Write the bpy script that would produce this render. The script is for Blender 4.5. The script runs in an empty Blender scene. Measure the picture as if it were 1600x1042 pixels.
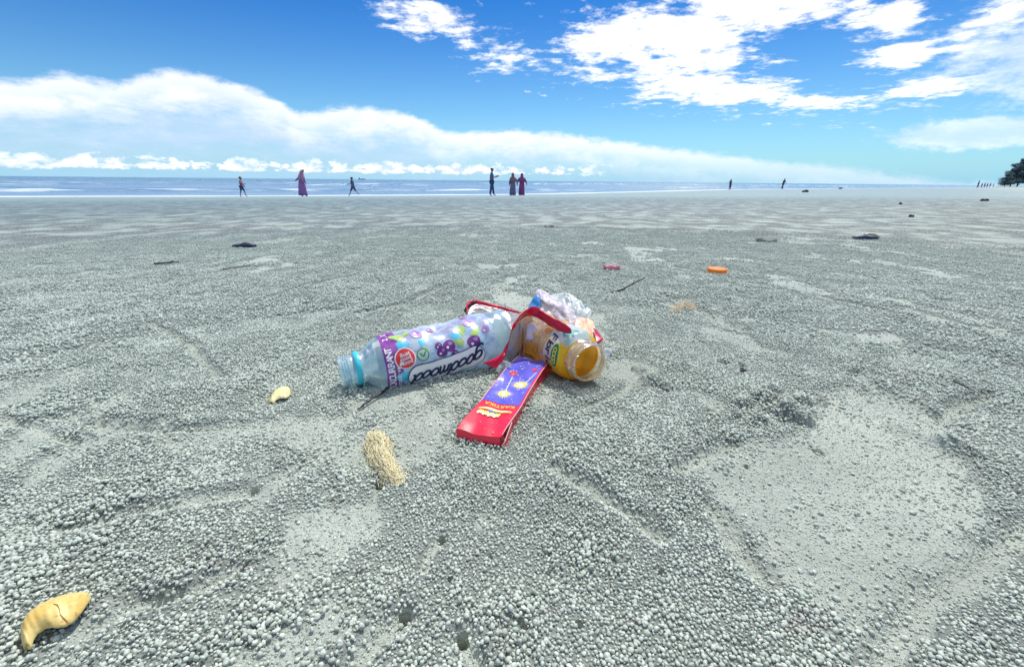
import bpy, bmesh, math, random
import numpy as np
from mathutils import Vector, Matrix, Quaternion

R = math.radians
SC = bpy.context.scene
COL = SC.collection

# ------------------------------------------------------------------ camera
CAM_H = 0.22
PITCH, ROLL, FPX = R(19.56), R(0.545), 671.0
CAM = Vector((0, 0, CAM_H))
FWD = Vector((0, math.cos(PITCH), -math.sin(PITCH)))
_r, _u = Vector((1, 0, 0)), Vector((0, math.sin(PITCH), math.cos(PITCH)))
RIGHT = _r * math.cos(ROLL) + _u * math.sin(ROLL)
UP = _u * math.cos(ROLL) - _r * math.sin(ROLL)
cd = bpy.data.cameras.new('camera')
cam = bpy.data.objects.new('camera', cd)
COL.objects.link(cam)
m = Matrix((RIGHT, UP, -FWD)).transposed().to_4x4()
m.translation = CAM
cam.matrix_world = m
cd.sensor_width = 36.0
cd.lens = FPX / 1600 * 36.0
cd.clip_start = 0.01
cd.clip_end = 20000
SC.camera = cam

def ray(u, v):
    return FWD + RIGHT * ((u - 800) / FPX) - UP * ((v - 521) / FPX)
def at_z(u, v, z):
    d = ray(u, v)
    return CAM + d * ((z - CAM_H) / d.z)
def at_y(u, v, y):
    d = ray(u, v)
    return CAM + d * (y / d.y)
def azel(u, v):
    d = ray(u, v).normalized()
    return math.atan2(d.x, d.y), math.asin(d.z)

# ------------------------------------------------------------------ sky, sun, exposure
SUN_EL, SUN_AZ = R(63), R(24)
SKY_STRENGTH = 0.10
world = bpy.data.worlds.new('World')
SC.world = world
world.use_nodes = True
SC.view_settings.view_transform = 'Standard'
SC.view_settings.look = 'None'
SC.view_settings.exposure = 0.35
SC.view_settings.gamma = 1.0
SC.view_settings.use_curve_mapping = False
SC.render.engine = 'CYCLES'
SC.cycles.max_bounces = 8
SC.cycles.transparent_max_bounces = 24
SC.cycles.caustics_reflective = False
SC.cycles.caustics_refractive = False

class NT:
    """small helper round a node tree"""
    def __init__(s, tree):
        s.t = tree; s.n = tree.nodes; s.l = tree.links
    def node(s, typ, **kw):
        n = s.n.new(typ)
        for k, v in kw.items():
            setattr(n, k, v)
        return n
    def put(s, sock, val):
        if isinstance(val, bpy.types.NodeSocket):
            s.l.new(val, sock)
        elif val is not None:
            sock.default_value = val
    def math(s, op, a, b=None, c=None, clamp=False):
        n = s.node('ShaderNodeMath', operation=op, use_clamp=clamp)
        s.put(n.inputs[0], a)
        if b is not None: s.put(n.inputs[1], b)
        if c is not None: s.put(n.inputs[2], c)
        return n.outputs[0]
    def add(s, a, b): return s.math('ADD', a, b)
    def sub(s, a, b): return s.math('SUBTRACT', a, b)
    def mul(s, a, b): return s.math('MULTIPLY', a, b)
    def vec(s, x, y, z=0.0):
        n = s.node('ShaderNodeCombineXYZ')
        for i, q in enumerate((x, y, z)): s.put(n.inputs[i], q)
        return n.outputs[0]
    def noise(s, vec, scale, detail=6, rough=0.55, dist=0.0, dim='3D', lac=2.0):
        n = s.node('ShaderNodeTexNoise', noise_dimensions=dim)
        if vec is not None: s.put(n.inputs['Vector'], vec)
        n.inputs['Scale'].default_value = scale
        n.inputs['Detail'].default_value = detail
        n.inputs['Roughness'].default_value = rough
        n.inputs['Lacunarity'].default_value = lac
        n.inputs['Distortion'].default_value = dist
        return n.outputs[0]
    def smooth(s, x, a, b, lo=0.0, hi=1.0):
        n = s.node('ShaderNodeMapRange', interpolation_type='SMOOTHSTEP')
        s.put(n.inputs[0], x)
        for i, q in enumerate((a, b, lo, hi)): s.put(n.inputs[1 + i], q)
        return n.outputs[0]
    def mix(s, f, a, b):
        n = s.node('ShaderNodeMix', data_type='RGBA')
        s.put(n.inputs[0], f)
        for i, q in ((6, a), (7, b)):
            if isinstance(q, (tuple, list)) and len(q) == 3: q = (*q, 1)
            s.put(n.inputs[i], q)
        return n.outputs[2]
    def scale(s, vec, k):
        n = s.node('ShaderNodeVectorMath', operation='MULTIPLY')
        s.put(n.inputs[0], vec); n.inputs[1].default_value = k
        return n.outputs[0]

def build_sky():
    w = NT(world.node_tree)
    w.n.clear()
    out = w.node('ShaderNodeOutputWorld')
    bg = w.node('ShaderNodeBackground')
    bg.inputs['Strength'].default_value = SKY_STRENGTH
    w.l.new(bg.outputs[0], out.inputs[0])
    sky = w.node('ShaderNodeTexSky', sky_type='NISHITA')
    sky.sun_disc = False
    sky.sun_elevation = SUN_EL
    sky.sun_rotation = SUN_AZ
    sky.altitude = 0
    sky.air_density = 1.0
    sky.dust_density = 0.25
    sky.ozone_density = 2.0
    tc = w.node('ShaderNodeTexCoord').outputs['Generated']
    sep = w.node('ShaderNodeSeparateXYZ'); w.l.new(tc, sep.inputs[0])
    x, y, z = sep.outputs
    az = w.math('ARCTAN2', x, y)
    el = w.math('ARCSINE', z)
    zz = w.add(w.math('MAXIMUM', z, 0.0), 0.07)
    px, py = w.math('DIVIDE', x, zz), w.math('DIVIDE', y, zz)
    P = w.vec(px, py, 0.0)
    ang = w.vec(az, el, 0.0)
    UNIT = 1.0 / SKY_STRENGTH
    def c(r, g, b): return (r * UNIT, g * UNIT, b * UNIT, 1)
    # humid tropical air: clean deep blue aloft, pale cyan towards the sea
    up = w.smooth(el, R(-2), R(24))
    tint = w.mix(up, (.58, .90, 1.04), (.055, .42, .90))
    mt = w.node('ShaderNodeMix', data_type='RGBA', blend_type='MULTIPLY'); mt.inputs[0].default_value = 1.0
    w.l.new(sky.outputs[0], mt.inputs[6]); w.l.new(tint, mt.inputs[7])
    col = mt.outputs[2]
    hz = w.math('EXPONENT', w.mul(w.math('MAXIMUM', el, 0.0), -1 / R(3.6)))
    col = w.mix(w.mul(hz, .92), col, c(.25, .53, .72))
    # deep bank of layered cloud low over the sea
    nb = w.noise(w.scale(ang, (5.0, 22.0, 1)), 1.0, 7, 0.6, 0.25)
    nf = w.noise(w.scale(ang, (14.0, 34.0, 1)), 1.0, 8, 0.65, 0.2)
    fc = w.node('ShaderNodeFloatCurve')
    pts = [(-60, 118), (0, 118), (60, 116), (110, 111), (150, 122), (220, 112), (290, 108), (350, 121), (400, 138), (440, 156), (468, 172), (500, 168), (560, 165),
           (620, 172), (665, 186), (700, 203), (740, 204), (800, 200), (900, 209), (1000, 220), (1100, 236), (1200, 246), (1300, 256), (1420, 270), (1600, 286)]
    A0, A1, E1 = R(-70), R(70), R(20)
    cur = fc.mapping.curves[0]
    pp = []
    for u, v in pts:
        a, e = azel(u, v)
        pp.append(((a - A0) / (A1 - A0), max(0, e / E1)))
    pp = [(0.0, pp[0][1] * .9)] + pp + [(1.0, 0.0)]
    cur.points[0].location = pp[0]; cur.points[1].location = pp[-1]
    for q in pp[1:-1]: cur.points.new(*q)
    fc.mapping.update()
    w.l.new(w.math('DIVIDE', w.sub(az, A0), A1 - A0), fc.inputs['Value'])
    top = w.mul(fc.outputs[0], E1)
    depth = w.sub(top, el)                       # how far below the top edge of the bank
    nv = w.noise(w.scale(ang, (40.0, 75.0, 1)), 1.0, 6, 0.66, 0.15)
    e1 = w.add(depth, w.mul(w.sub(nf, 0.5), 0.026))
    e1 = w.add(e1, w.add(w.mul(w.sub(nb, 0.5), 0.026), w.mul(w.sub(nv, 0.5), 0.016)))
    aA = w.smooth(e1, -0.002, 0.014)
    veil = w.add(0.46, w.mul(w.smooth(w.add(w.mul(nb, .6), w.mul(nf, .4)), 0.36, 0.60), 0.54))
    hi = w.smooth(depth, 0.10, 0.0)
    veil = w.math('MAXIMUM', veil, w.mul(hi, 0.96))
    low = w.smooth(el, R(0.4), R(4.5), 0.42, 1.0)
    aA = w.mul(w.mul(aA, veil), low)
    cA = w.mix(w.smooth(w.add(w.mul(hi, 0.55), w.add(w.mul(nf, 0.5), w.mul(nv, .25))), 0.35, 0.90), c(0.46, 0.61, 0.80), c(0.84, 0.87, 0.93))
    col = w.mix(aA, col, cA)
    # long grey streaks inside it
    ns = w.noise(w.scale(ang, (3.0, 90.0, 1)), 1.0, 4, 0.55, 0.3)
    st = w.mul(w.smooth(ns, 0.60, 0.70), w.mul(w.smooth(depth, 0.02, 0.06), w.smooth(el, R(1.8), R(3.5))))
    col = w.mix(w.mul(st, 0.35), col, c(0.50, 0.66, 0.86))
    # row of small cumulus on the horizon
    nc = w.noise(w.scale(ang, (34.0, 70.0, 1)), 1.0, 7, 0.62, 0.1)
    nd = w.noise(w.scale(ang, (9.0, 3.0, 1)), 1.0, 2, 0.5, 0.0)
    env = w.mul(w.smooth(el, R(0.35), R(0.95)), w.smooth(el, R(2.9), R(1.1)))
    env = w.mul(env, w.smooth(az, R(22), R(2)))
    fC = w.add(w.mul(env, 0.66), w.add(w.mul(w.sub(nc, 0.5), 1.9), w.mul(w.sub(nd, 0.5), 1.1)))
    aC = w.mul(w.smooth(fC, 0.42, 0.62), env)
    cC = w.mix(w.smooth(nc, 0.40, 0.62), c(0.58, 0.70, 0.82), c(1.0, 1.0, 0.98))
    col = w.mix(w.mul(aC, 0.92), col, cC)
    # broken bright altocumulus, upper right
    n1 = w.noise(P, 1.9, 9, 0.64, 0.2)
    n2 = w.noise(P, 8.0, 8, 0.66, 0.1)
    def blob(u, v, u2, v2, wd, k=1.0):
        """ellipse along (u,v)-(u2,v2), half width wd pixels"""
        (a, e), (a2, e2) = azel(u, v), azel(u2, v2)
        ca, ce = (a + a2) / 2, (e + e2) / 2
        dx, dy = a2 - a, e2 - e
        L = math.hypot(dx, dy); tx, ty = dx / L, dy / L
        h = wd / FPX
        qa, qe = w.sub(az, ca), w.sub(el, ce)
        s_ = w.math('DIVIDE', w.add(w.mul(qa, tx), w.mul(qe, ty)), L / 2 + h * .6)
        t_ = w.math('DIVIDE', w.sub(w.mul(qe, tx), w.mul(qa, ty)), h)
        r2 = w.add(w.mul(s_, s_), w.mul(t_, t_))
        return w.mul(w.math('EXPONENT', w.mul(r2, -0.9)), k)
    bl = [blob(530, -16, 760, 50, 30, .92), blob(690, 40, 850, 88, 30, .98), blob(850, 100, 1330, 158, 32, 1.05), blob(900, 66, 1170, 62, 56, 1.25), blob(1000, -10, 1330, 0, 42, 1.1),
          blob(1130, 158, 1440, 160, 11, 1.05), blob(1380, 140, 1560, 132, 14, 1.1), blob(1300, 40, 1480, 30, 19, .95), blob(1325, 108, 1500, 60, 18, 1.05), blob(1470, 66, 1660, -10, 22, 1.1), blob(1190, 48, 1300, 38, 13, .55),
          blob(755, 102, 835, 106, 12, .75), blob(960, -60, 1250, -90, 60, .9)]
    f = bl[0]
    for b in bl[1:]: f = w.math('MAXIMUM', f, b)
    f = w.add(f, w.add(w.mul(w.sub(n1, 0.5), 2.5), w.mul(w.sub(n2, 0.5), 1.7)))
    # the broken field goes on overhead unseen, thickened to whiten the light below
    over = w.mul(w.smooth(el, R(22), R(36)), w.mul(w.smooth(w.noise(P, 0.9, 3), 0.36, 0.56), 1.1))
    f = w.math('MAXIMUM', f, w.add(over, w.mul(w.sub(n1, 0.5), 1.2)))
    aB = w.smooth(f, 0.52, 1.10)
    shade = w.mul(w.smooth(f, 0.95, 1.5), w.smooth(w.add(w.mul(n2, .6), w.mul(n1, .4)), 0.54, 0.42))
    cB = w.mix(w.mul(shade, 0.75), c(0.95, 0.96, 0.97), c(0.60, 0.69, 0.82))
    col = w.mix(aB, col, cB)
    # soft veil at right and the low flat cloud under it
    bv = w.math('MAXIMUM', blob(1500, 80, 1680, 85, 50, .75), blob(1400, 214, 1700, 200, 13, 1.35))
    fv = w.add(bv, w.add(w.mul(w.sub(nf, 0.5), 1.2), w.mul(w.sub(nv, 0.5), .7)))
    aV = w.mul(w.smooth(fv, 0.30, 0.75), 0.62)
    col = w.mix(aV, col, w.mix(w.smooth(nf, .35, .65), c(.62, .74, .88), c(0.88, 0.92, 0.96)))
    w.l.new(col, bg.inputs['Color'])
    world.cycles.sampling_method = 'MANUAL'
    world.cycles.sample_map_resolution = 512
build_sky()

sd = bpy.data.lights.new('sun', 'SUN')
sd.energy = 3.6
sd.angle = R(0.6)
sd.color = (1.0, 0.95, 0.87)
sun = bpy.data.objects.new('sun', sd)
COL.objects.link(sun)
S = Vector((math.sin(SUN_AZ) * math.cos(SUN_EL), math.cos(SUN_AZ) * math.cos(SUN_EL), math.sin(SUN_EL)))
sun.rotation_euler = (-S).to_track_quat('-Z', 'Y').to_euler()
sun.location = S * 30

# ------------------------------------------------------------------ helpers
def link(name, mesh, mat=None, parent=None, smooth=True):
    o = bpy.data.objects.new(name, mesh)
    COL.objects.link(o)
    if mat is not None:
        for mm in (mat if isinstance(mat, (list, tuple)) else [mat]): mesh.materials.append(mm)
    if parent is not None: o.parent = parent
    if smooth and len(mesh.polygons):
        mesh.polygons.foreach_set('use_smooth', [True] * len(mesh.polygons))
    return o
def mk(name, verts, faces, mat=None, parent=None, smooth=True):
    me = bpy.data.meshes.new(name)
    me.from_pydata([tuple(v) for v in verts], [], faces)
    me.update()
    return link(name, me, mat, parent, smooth)
def mkbm(name, bm, mat=None, parent=None, smooth=True):
    me = bpy.data.meshes.new(name)
    bm.to_mesh(me); bm.free()
    return link(name, me, mat, parent, smooth)
def empty(name, loc=(0, 0, 0)):
    o = bpy.data.objects.new(name, None)
    COL.objects.link(o); o.location = loc
    o.empty_display_size = 0.02
    return o
def tag(o, label=None, cat=None, group=None, kind=None):
    if label: o['label'] = label
    if cat: o['category'] = cat
    if group: o['group'] = group
    if kind: o['kind'] = kind
    return o
def rebase(o):
    """move the origin of a thing that is one mesh to the middle of its base"""
    vs = [v.co.copy() for v in o.data.vertices]
    c_ = Vector(((min(v.x for v in vs) + max(v.x for v in vs)) / 2, (min(v.y for v in vs) + max(v.y for v in vs)) / 2, min(v.z for v in vs)))
    o.data.transform(Matrix.Translation(-c_)); o.location = c_
    return o

def rebase_empty(root, loc):
    """put an Empty at the base of its thing; the parts stay where they are"""
    root.location = loc
    for ch in root.children:
        ch.location = ch.location - Vector(loc)

def tube(bm, pts, rad, seg=8, cap=True):
    """swept tube along points; rad a number or one per point"""
    n = len(pts)
    pts = [Vector(p) for p in pts]
    rads = rad if isinstance(rad, (list, tuple)) else [rad] * n
    ref = Vector((0.13, 0.27, 0.95)).normalized()
    rings = []
    for i, p in enumerate(pts):
        t = (pts[min(i + 1, n - 1)] - pts[max(i - 1, 0)]).normalized()
        a = t.cross(ref)
        if a.length < 1e-4: a = t.cross(Vector((1, 0, 0)))
        a.normalize(); b = t.cross(a)
        rings.append([bm.verts.new(p + (a * math.cos(k * 2 * math.pi / seg) + b * math.sin(k * 2 * math.pi / seg)) * rads[i]) for k in range(seg)])
    for i in range(n - 1):
        for k in range(seg):
            bm.faces.new((rings[i][k], rings[i][(k + 1) % seg], rings[i + 1][(k + 1) % seg], rings[i + 1][k]))
    if cap:
        bm.faces.new(rings[0][::-1]); bm.faces.new(rings[-1])

# value noise
def _hash(ix, iy, seed):
    h = (ix.astype(np.int64) * 374761393 + iy.astype(np.int64) * 668265263 + seed * 1442695041) & 0xFFFFFFFF
    h = ((h ^ (h >> 13)) * 1274126177) & 0xFFFFFFFF
    h = ((h ^ (h >> 15)) * 2246822519) & 0xFFFFFFFF
    return ((h ^ (h >> 16)) & 0xFFFFFF) / float(0xFFFFFF)
def vn(x, y, seed=0):
    x = np.asarray(x, float); y = np.asarray(y, float)
    ix, iy = np.floor(x), np.floor(y)
    fx, fy = x - ix, y - iy
    fx = fx * fx * fx * (fx * (fx * 6 - 15) + 10); fy = fy * fy * fy * (fy * (fy * 6 - 15) + 10)
    a, b = _hash(ix, iy, seed), _hash(ix + 1, iy, seed)
    c, d = _hash(ix, iy + 1, seed), _hash(ix + 1, iy + 1, seed)
    return (a + (b - a) * fx) * (1 - fy) + (c + (d - c) * fx) * fy
def fbm(x, y, seed=0, oct=4, gain=0.5):
    s, a, t = 0, 1.0, 0
    for i in range(oct):
        s = s + a * vn(x * 2 ** i + 17.3 * i, y * 2 ** i - 9.1 * i, seed + i); t += a; a *= gain
    return s / t
def sstep(a, b, x):
    t = np.clip((x - a) / (b - a), 0, 1)
    return t * t * (3 - 2 * t)
def seg_dist(x, y, pts):
    """distance to a polyline, and the signed side (+ = right of travel)"""
    best = np.full(np.shape(x), 1e18); side = np.zeros(np.shape(x)); arc = np.zeros(np.shape(x)); L0 = 0
    for (ax, ay), (bx, by) in zip(pts[:-1], pts[1:]):
        dx, dy = bx - ax, by - ay
        l2 = dx * dx + dy * dy; L = math.sqrt(l2)
        t = np.clip(((x - ax) * dx + (y - ay) * dy) / l2, 0, 1)
        d2 = (x - ax - t * dx) ** 2 + (y - ay - t * dy) ** 2
        w = d2 < best
        best = np.where(w, d2, best)
        side = np.where(w, (x - ax) * dy - (y - ay) * dx, side)
        arc = np.where(w, L0 + t * L, arc)
        L0 += L
    return np.sqrt(best), np.sign(side), arc
def in_poly(x, y, poly):
    r = np.zeros(np.shape(x), bool)
    n = len(poly)
    for i in range(n):
        (x1, y1), (x2, y2) = poly[i], poly[(i + 1) % n]
        if y1 == y2: continue
        c_ = ((y1 > y) != (y2 > y)) & (x < (x2 - x1) * (y - y1) / (y2 - y1) + x1)
        r ^= c_
    return r

# ------------------------------------------------------------------ the lie of the land
SEA_Z = -0.80
shore_px = [(-120, 308.6), (0, 308), (380, 306.8), (768, 304.8), (912, 302.3), (1140, 296.6), (1412, 294.2), (1545, 292.9)]
SHORE = [tuple(at_z(u, v, SEA_Z).xy) for u, v in shore_px]
_d0 = Vector(SHORE[0]) - Vector(SHORE[1])
_d0 = Vector((-0.94, -0.34))
SHORE = [(SHORE[0][0] + _d0.x * 4000, SHORE[0][1] + _d0.y * 4000)] + SHORE
_l = Vector(SHORE[-1]); _dir = Vector(ray(1560, 291).xy).normalized()
SHORE += [tuple(_l + _dir * 500), tuple(_l + _dir * 5000)]
def shore_d(x, y):
    d, s, a = seg_dist(x, y, SHORE)
    return d * s, a                      # + inland
D_CAM = float(shore_d(np.array([0.0]), np.array([0.5]))[0][0])
def profile(d):
    t = d / D_CAM
    k = 0.12
    h = np.clip(0.5 + 0.5 * (1.0 - t) / k, 0, 1)
    up = 1.0 * (1 - h) + t * h - k * h * (1 - h)     # smooth minimum of t and 1
    return np.where(d > 0, up, np.maximum(t * 1.4, -4.0))
P0 = float(profile(np.array([D_CAM]))[0])
def base_z(x, y):
    d, a = shore_d(x, y)
    return -SEA_Z * (profile(d) - P0) / P0 * 1.0, d
def G(u, v):
    p = at_z(u, v, 0.0)
    return (p.x, p.y)

holes = [(632, 966, 3.6), (722, 1004, 3.8), (690, 845, 2.9), (592, 757, 3.4), (395, 763, 3.2), (1278, 711, 4.6), (1057, 740, 3.6), (628, 938, 1.5), (452, 705, 2.0),
         (1402, 785, 2.0), (1160, 578, 4.5), (1165, 735, 2.2), (480, 850, 1.6), (860, 905, 1.6)]
holes += [(560, 905, 1.6), (818, 985, 1.8), (765, 880, 1.4), (705, 915, 1.5), (600, 1010, 1.5), (1030, 905, 1.8), (330, 860, 1.5), (905, 985, 1.6)]
holes = [(*G(u, v), r * .84 / 1000) for u, v, r in holes]
trenches = [  # polyline in picture points put on the ground, width m, depth m
    ([(632, 972), (600, 1000), (560, 1040), (520, 1090)], .011, .004),
    ([(722, 1010), (745, 1045), (770, 1090)], .009, .0035),
    ([(690, 848), (670, 880), (660, 900)], .006, .002),
    ([(872, 742), (930, 775), (985, 812), (1025, 845)], .012, .0045),
    ([(1060, 742), (1100, 720), (1150, 697)], .012, .004),
    ([(1110, 800), (1150, 860), (1190, 915)], .012, .004),
    ([(395, 765), (300, 785), (210, 800), (110, 830)], .012, .004),
    ([(330, 668), (240, 668), (150, 662)], .014, .005),
    ([(160, 640), (80, 650), (0, 668)], .014, .005),
    ([(592, 760), (585, 790), (560, 810)], .006, .002),
    ([(1395, 675), (1440, 690), (1500, 712)], .014, -.006),
    ([(1330, 590), (1400, 630), (1470, 662)], .014, .005),
    ([(1470, 662), (1500, 640), (1540, 625)], .014, .005),
    ([(1040, 460), (1100, 490), (1160, 520)], .016, .004),
    ([(150, 985), (200, 955), (260, 940)], .010, .003),
    ([(0, 650), (120, 690), (260, 655)], .010, .003),
    ([(1600, 830), (1530, 905), (1440, 950), (1395, 1010), (1370, 1090)], .016, .004),
    ([(230, 500), (300, 540), (340, 590)], .012, .003), ([(400, 470), (480, 440), (560, 425)], .014, .004),
    ([(900, 640), (960, 620), (1000, 585)], .010, .003), ([(380, 900), (300, 930), (240, 950)], .008, .003),
    ([(700, 440), (640, 470), (560, 490)], .014, .004), ([(1200, 440), (1300, 470), (1420, 500)], .016, .004),
]
trenches = [([G(*p) for p in pl], w_, d_) for pl, w_, d_ in trenches]
smooth_polys = [
    [(1062, 742), (1150, 702), (1212, 682), (1260, 640), (1310, 610), (1370, 612), (1475, 662), (1512, 722), (1545, 770), (1552, 825), (1525, 900), (1450, 938), (1410, 990), (1380, 1042), (1345, 1042),
     (1300, 960), (1240, 920), (1190, 850), (1120, 790)],
    [(150, 668), (330, 664), (450, 642), (540, 655), (556, 690), (500, 706), (400, 690), (260, 700), (150, 712), (60, 765), (0, 792), (0, 742), (90, 702)],
    [(90, 1000), (150, 960), (190, 960), (170, 1010), (130, 1042), (60, 1060), (30, 1030)],
    [(900, 575), (990, 560), (1060, 585), (1010, 612), (940, 600)],
    [(560, 655), (640, 640), (700, 690), (660, 720), (600, 700)],
]
smooth_polys = [[G(*p) for p in pl] for pl in smooth_polys]
clods = [(1160, 640, 9), (1190, 632, 12), (1215, 655, 10), (1240, 660, 13), (1225, 640, 9), (1270, 655, 7), (1205, 618, 8), (1250, 635, 8), (1148, 655, 6), (1265, 672, 6), (1015, 598, 12), (1040, 610, 8),
         (1185, 665, 7), (1000, 580, 9), (1465, 700, 7), (1130, 572, 7)]
clods = [(*G(u, v), r / 1000) for u, v, r in clods]

def sand_mask(x, y):
    """0..1: how thickly the sand pellets lie"""
    wx = x + 0.012 * (fbm(x * 30, y * 30, 71, 2) - .5); wy = y + 0.012 * (fbm(x * 30, y * 30, 91, 2) - .5)
    n = fbm(wx * 9, wy * 5, 5, 4)
    n2 = fbm(wx * 38, wy * 30, 45, 3)
    r = np.hypot(x, y)
    fr = .06 * sstep(.7, 1.5, r)
    mk_ = sstep(.25 - fr, .45 - fr, n + .35 * (n2 - .5))
    for pi_, pl in enumerate(smooth_polys):
        jx = wx + .020 * (n2 - .5) + .05 * (n - .5); jy = wy + .020 * (fbm(wx * 33, wy * 33, 145, 3) - .5) + .05 * (fbm(wx * 11, wy * 11, 175, 3) - .5)
        ed = seg_dist(jx, jy, list(pl) + [pl[0]])[0]
        mk_ = np.where(in_poly(jx, jy, pl), mk_ * (.02 + .65 * np.exp(-(ed / .013) ** 2)) + .34 * sstep(.60, .72, n2) * sstep(.50, .62, fbm(wx * 12, wy * 12, 185, 2)), mk_)
    for pl, wd, dp in trenches:
        d, s, a = seg_dist(wx, wy, pl)
        if dp > 0: mk_ = mk_ * sstep(wd * .25, wd * .80, d + .004 * (n2 - .5))
    for hx, hy, hr in holes:
        mk_ = mk_ * sstep(hr * 1.0, hr * 1.9, np.hypot(x - hx, y - hy))
    return mk_

def ground(x, y, fine=True):
    x = np.asarray(x, float); y = np.asarray(y, float)
    z, d = base_z(x, y)
    r = np.hypot(x, y)
    near = np.exp(-np.maximum(r - .2, 0) / 2.0)
    inl = sstep(0.5, 6.0, d)
    z = z + inl * (.020 * (fbm(x * .9, y * .9, 3, 3) - .5) * sstep(1.0, 3.0, r) + .010 * (fbm(x * 3.1, y * 3.1, 8, 3) - .5) * sstep(.7, 2.0, r) * sstep(40, 12, r))
    z = z + .008 * (fbm(x * 11, y * 8, 13, 3) - .5) * near
    z = z + .0035 * (fbm(x * 46, y * 40, 23, 3) - .5) * near
    if fine:
        sel = r < 2.2
        if np.any(sel):
            xs, ys = x[sel], y[sel]
            dz = np.zeros(xs.shape)
            mk_ = sand_mask(xs, ys)
            dz += .0020 * mk_ * sstep(2.0, 1.0, np.hypot(xs, ys))
            for pl, wd, dp in trenches:
                q, s, a = seg_dist(xs, ys, pl)
                dz -= dp * np.exp(-(q / (wd * .55)) ** 2)
                dz += .25 * dp * np.exp(-((q - wd * 1.15) / (wd * .4)) ** 2)
            for cx, cy, cr in clods:
                q = np.hypot(xs - cx, (ys - cy))
                rr = cr * (.75 + .6 * vn(xs * 260 + cx * 999, ys * 260, 12))
                dz += cr * .80 * np.sqrt(np.clip(1 - (q / rr) ** 2, 0, 1))
            for hx, hy, hr in holes:
                q = np.hypot(xs - hx, (ys - hy))
                dz -= 6.0 * hr * sstep(hr * 1.14, hr * .66, q) + .0016 * np.exp(-(q / (hr * 2.0)) ** 2)
            z = z.copy(); z[sel] += dz
    return z
def gz(x, y, fine=False):
    return float(ground(np.array([float(x)]), np.array([float(y)]), fine)[0])
def on_ground(u, v, dz=0.0):
    """point where the view ray meets the sand"""
    p = at_z(u, v, -0.0)
    t = 0.12
    d = ray(u, v)
    prev = t
    for i in range(900):
        q = CAM + d * t
        if q.z <= max(gz(q.x, q.y), SEA_Z) + dz: break
        prev = t; t *= 1.014
    lo, hi = prev, t
    for i in range(22):
        mid = (lo + hi) / 2; q = CAM + d * mid
        if q.z <= max(gz(q.x, q.y), SEA_Z) + dz: hi = mid
        else: lo = mid
    return CAM + d * hi

# ------------------------------------------------------------------ materials
def mat(name, color=(0.5, 0.5, 0.5), rough=0.6, spec=0.5, vary=0.12, nscale=60.0, bump=0.0, bscale=200.0, coat=0.0, sheen=0.0, trans=0.0):
    ma = bpy.data.materials.new(name); ma.use_nodes = True
    w = NT(ma.node_tree); b = w.n['Principled BSDF']
    tc = w.node('ShaderNodeTexCoord').outputs['Object']
    n = w.noise(tc, nscale, 5, .6)
    dark = tuple(c * (1 - vary) for c in color); lite = tuple(min(1, c * (1 + vary)) for c in color)
    w.l.new(w.mix(n, dark, lite), b.inputs['Base Color'])
    b.inputs['Roughness'].default_value = rough
    b.inputs['Specular IOR Level'].default_value = spec
    b.inputs['Coat Weight'].default_value = coat
    b.inputs['Sheen Weight'].default_value = sheen
    if bump:
        bp = w.node('ShaderNodeBump'); bp.inputs['Strength'].default_value = bump; bp.inputs['Distance'].default_value = .0006
        w.l.new(w.noise(tc, bscale, 4, .6), bp.inputs['Height']); w.l.new(bp.outputs[0], b.inputs['Normal'])
    return ma

def film(name, tint=(.9, .95, .97), clear=.75, diff=(.85, .9, .95), rough=.12, wr=120.0, bump=.5, gl=1.0):
    """thin clear plastic: see-through, a little milky, with a sheen"""
    ma = bpy.data.materials.new(name); ma.use_nodes = True
    w = NT(ma.node_tree); w.n.clear()
    out = w.node('ShaderNodeOutputMaterial')
    tr = w.node('ShaderNodeBsdfTransparent'); tr.inputs[0].default_value = (*tint, 1)
    df = w.node('ShaderNodeBsdfDiffuse'); df.inputs[0].default_value = (*diff, 1)
    tl = w.node('ShaderNodeBsdfTranslucent'); tl.inputs[0].default_value = (*diff, 1)
    gs = w.node('ShaderNodeBsdfGlossy'); gs.inputs['Roughness'].default_value = rough
    tc = w.node('ShaderNodeTexCoord').outputs['Object']
    bp = w.node('ShaderNodeBump'); bp.inputs['Strength'].default_value = bump; bp.inputs['Distance'].default_value = .0015
    w.l.new(w.noise(tc, wr, 5, .55, .4), bp.inputs['Height'])
    for q in (gs, df, tl): w.l.new(bp.outputs[0], q.inputs['Normal'])
    m1 = w.node('ShaderNodeMixShader'); m1.inputs[0].default_value = .5
    w.l.new(df.outputs[0], m1.inputs[1]); w.l.new(tl.outputs[0], m1.inputs[2])
    m2 = w.node('ShaderNodeMixShader')
    mott = w.smooth(w.noise(tc, wr * .6, 4, .6), .3, .7, max(0, clear - .14), min(1, clear + .10))
    w.l.new(mott, m2.inputs[0])
    w.l.new(m1.outputs[0], m2.inputs[1]); w.l.new(tr.outputs[0], m2.inputs[2])
    fr = w.node('ShaderNodeFresnel'); fr.inputs['IOR'].default_value = 1.5; w.l.new(bp.outputs[0], fr.inputs['Normal'])
    m3 = w.node('ShaderNodeMixShader'); w.l.new(w.math('MULTIPLY', fr.outputs[0], gl, clamp=True), m3.inputs[0])
    w.l.new(m2.outputs[0], m3.inputs[1]); w.l.new(gs.outputs[0], m3.inputs[2])
    w.l.new(m3.outputs[0], out.inputs[0])
    return ma

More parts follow.
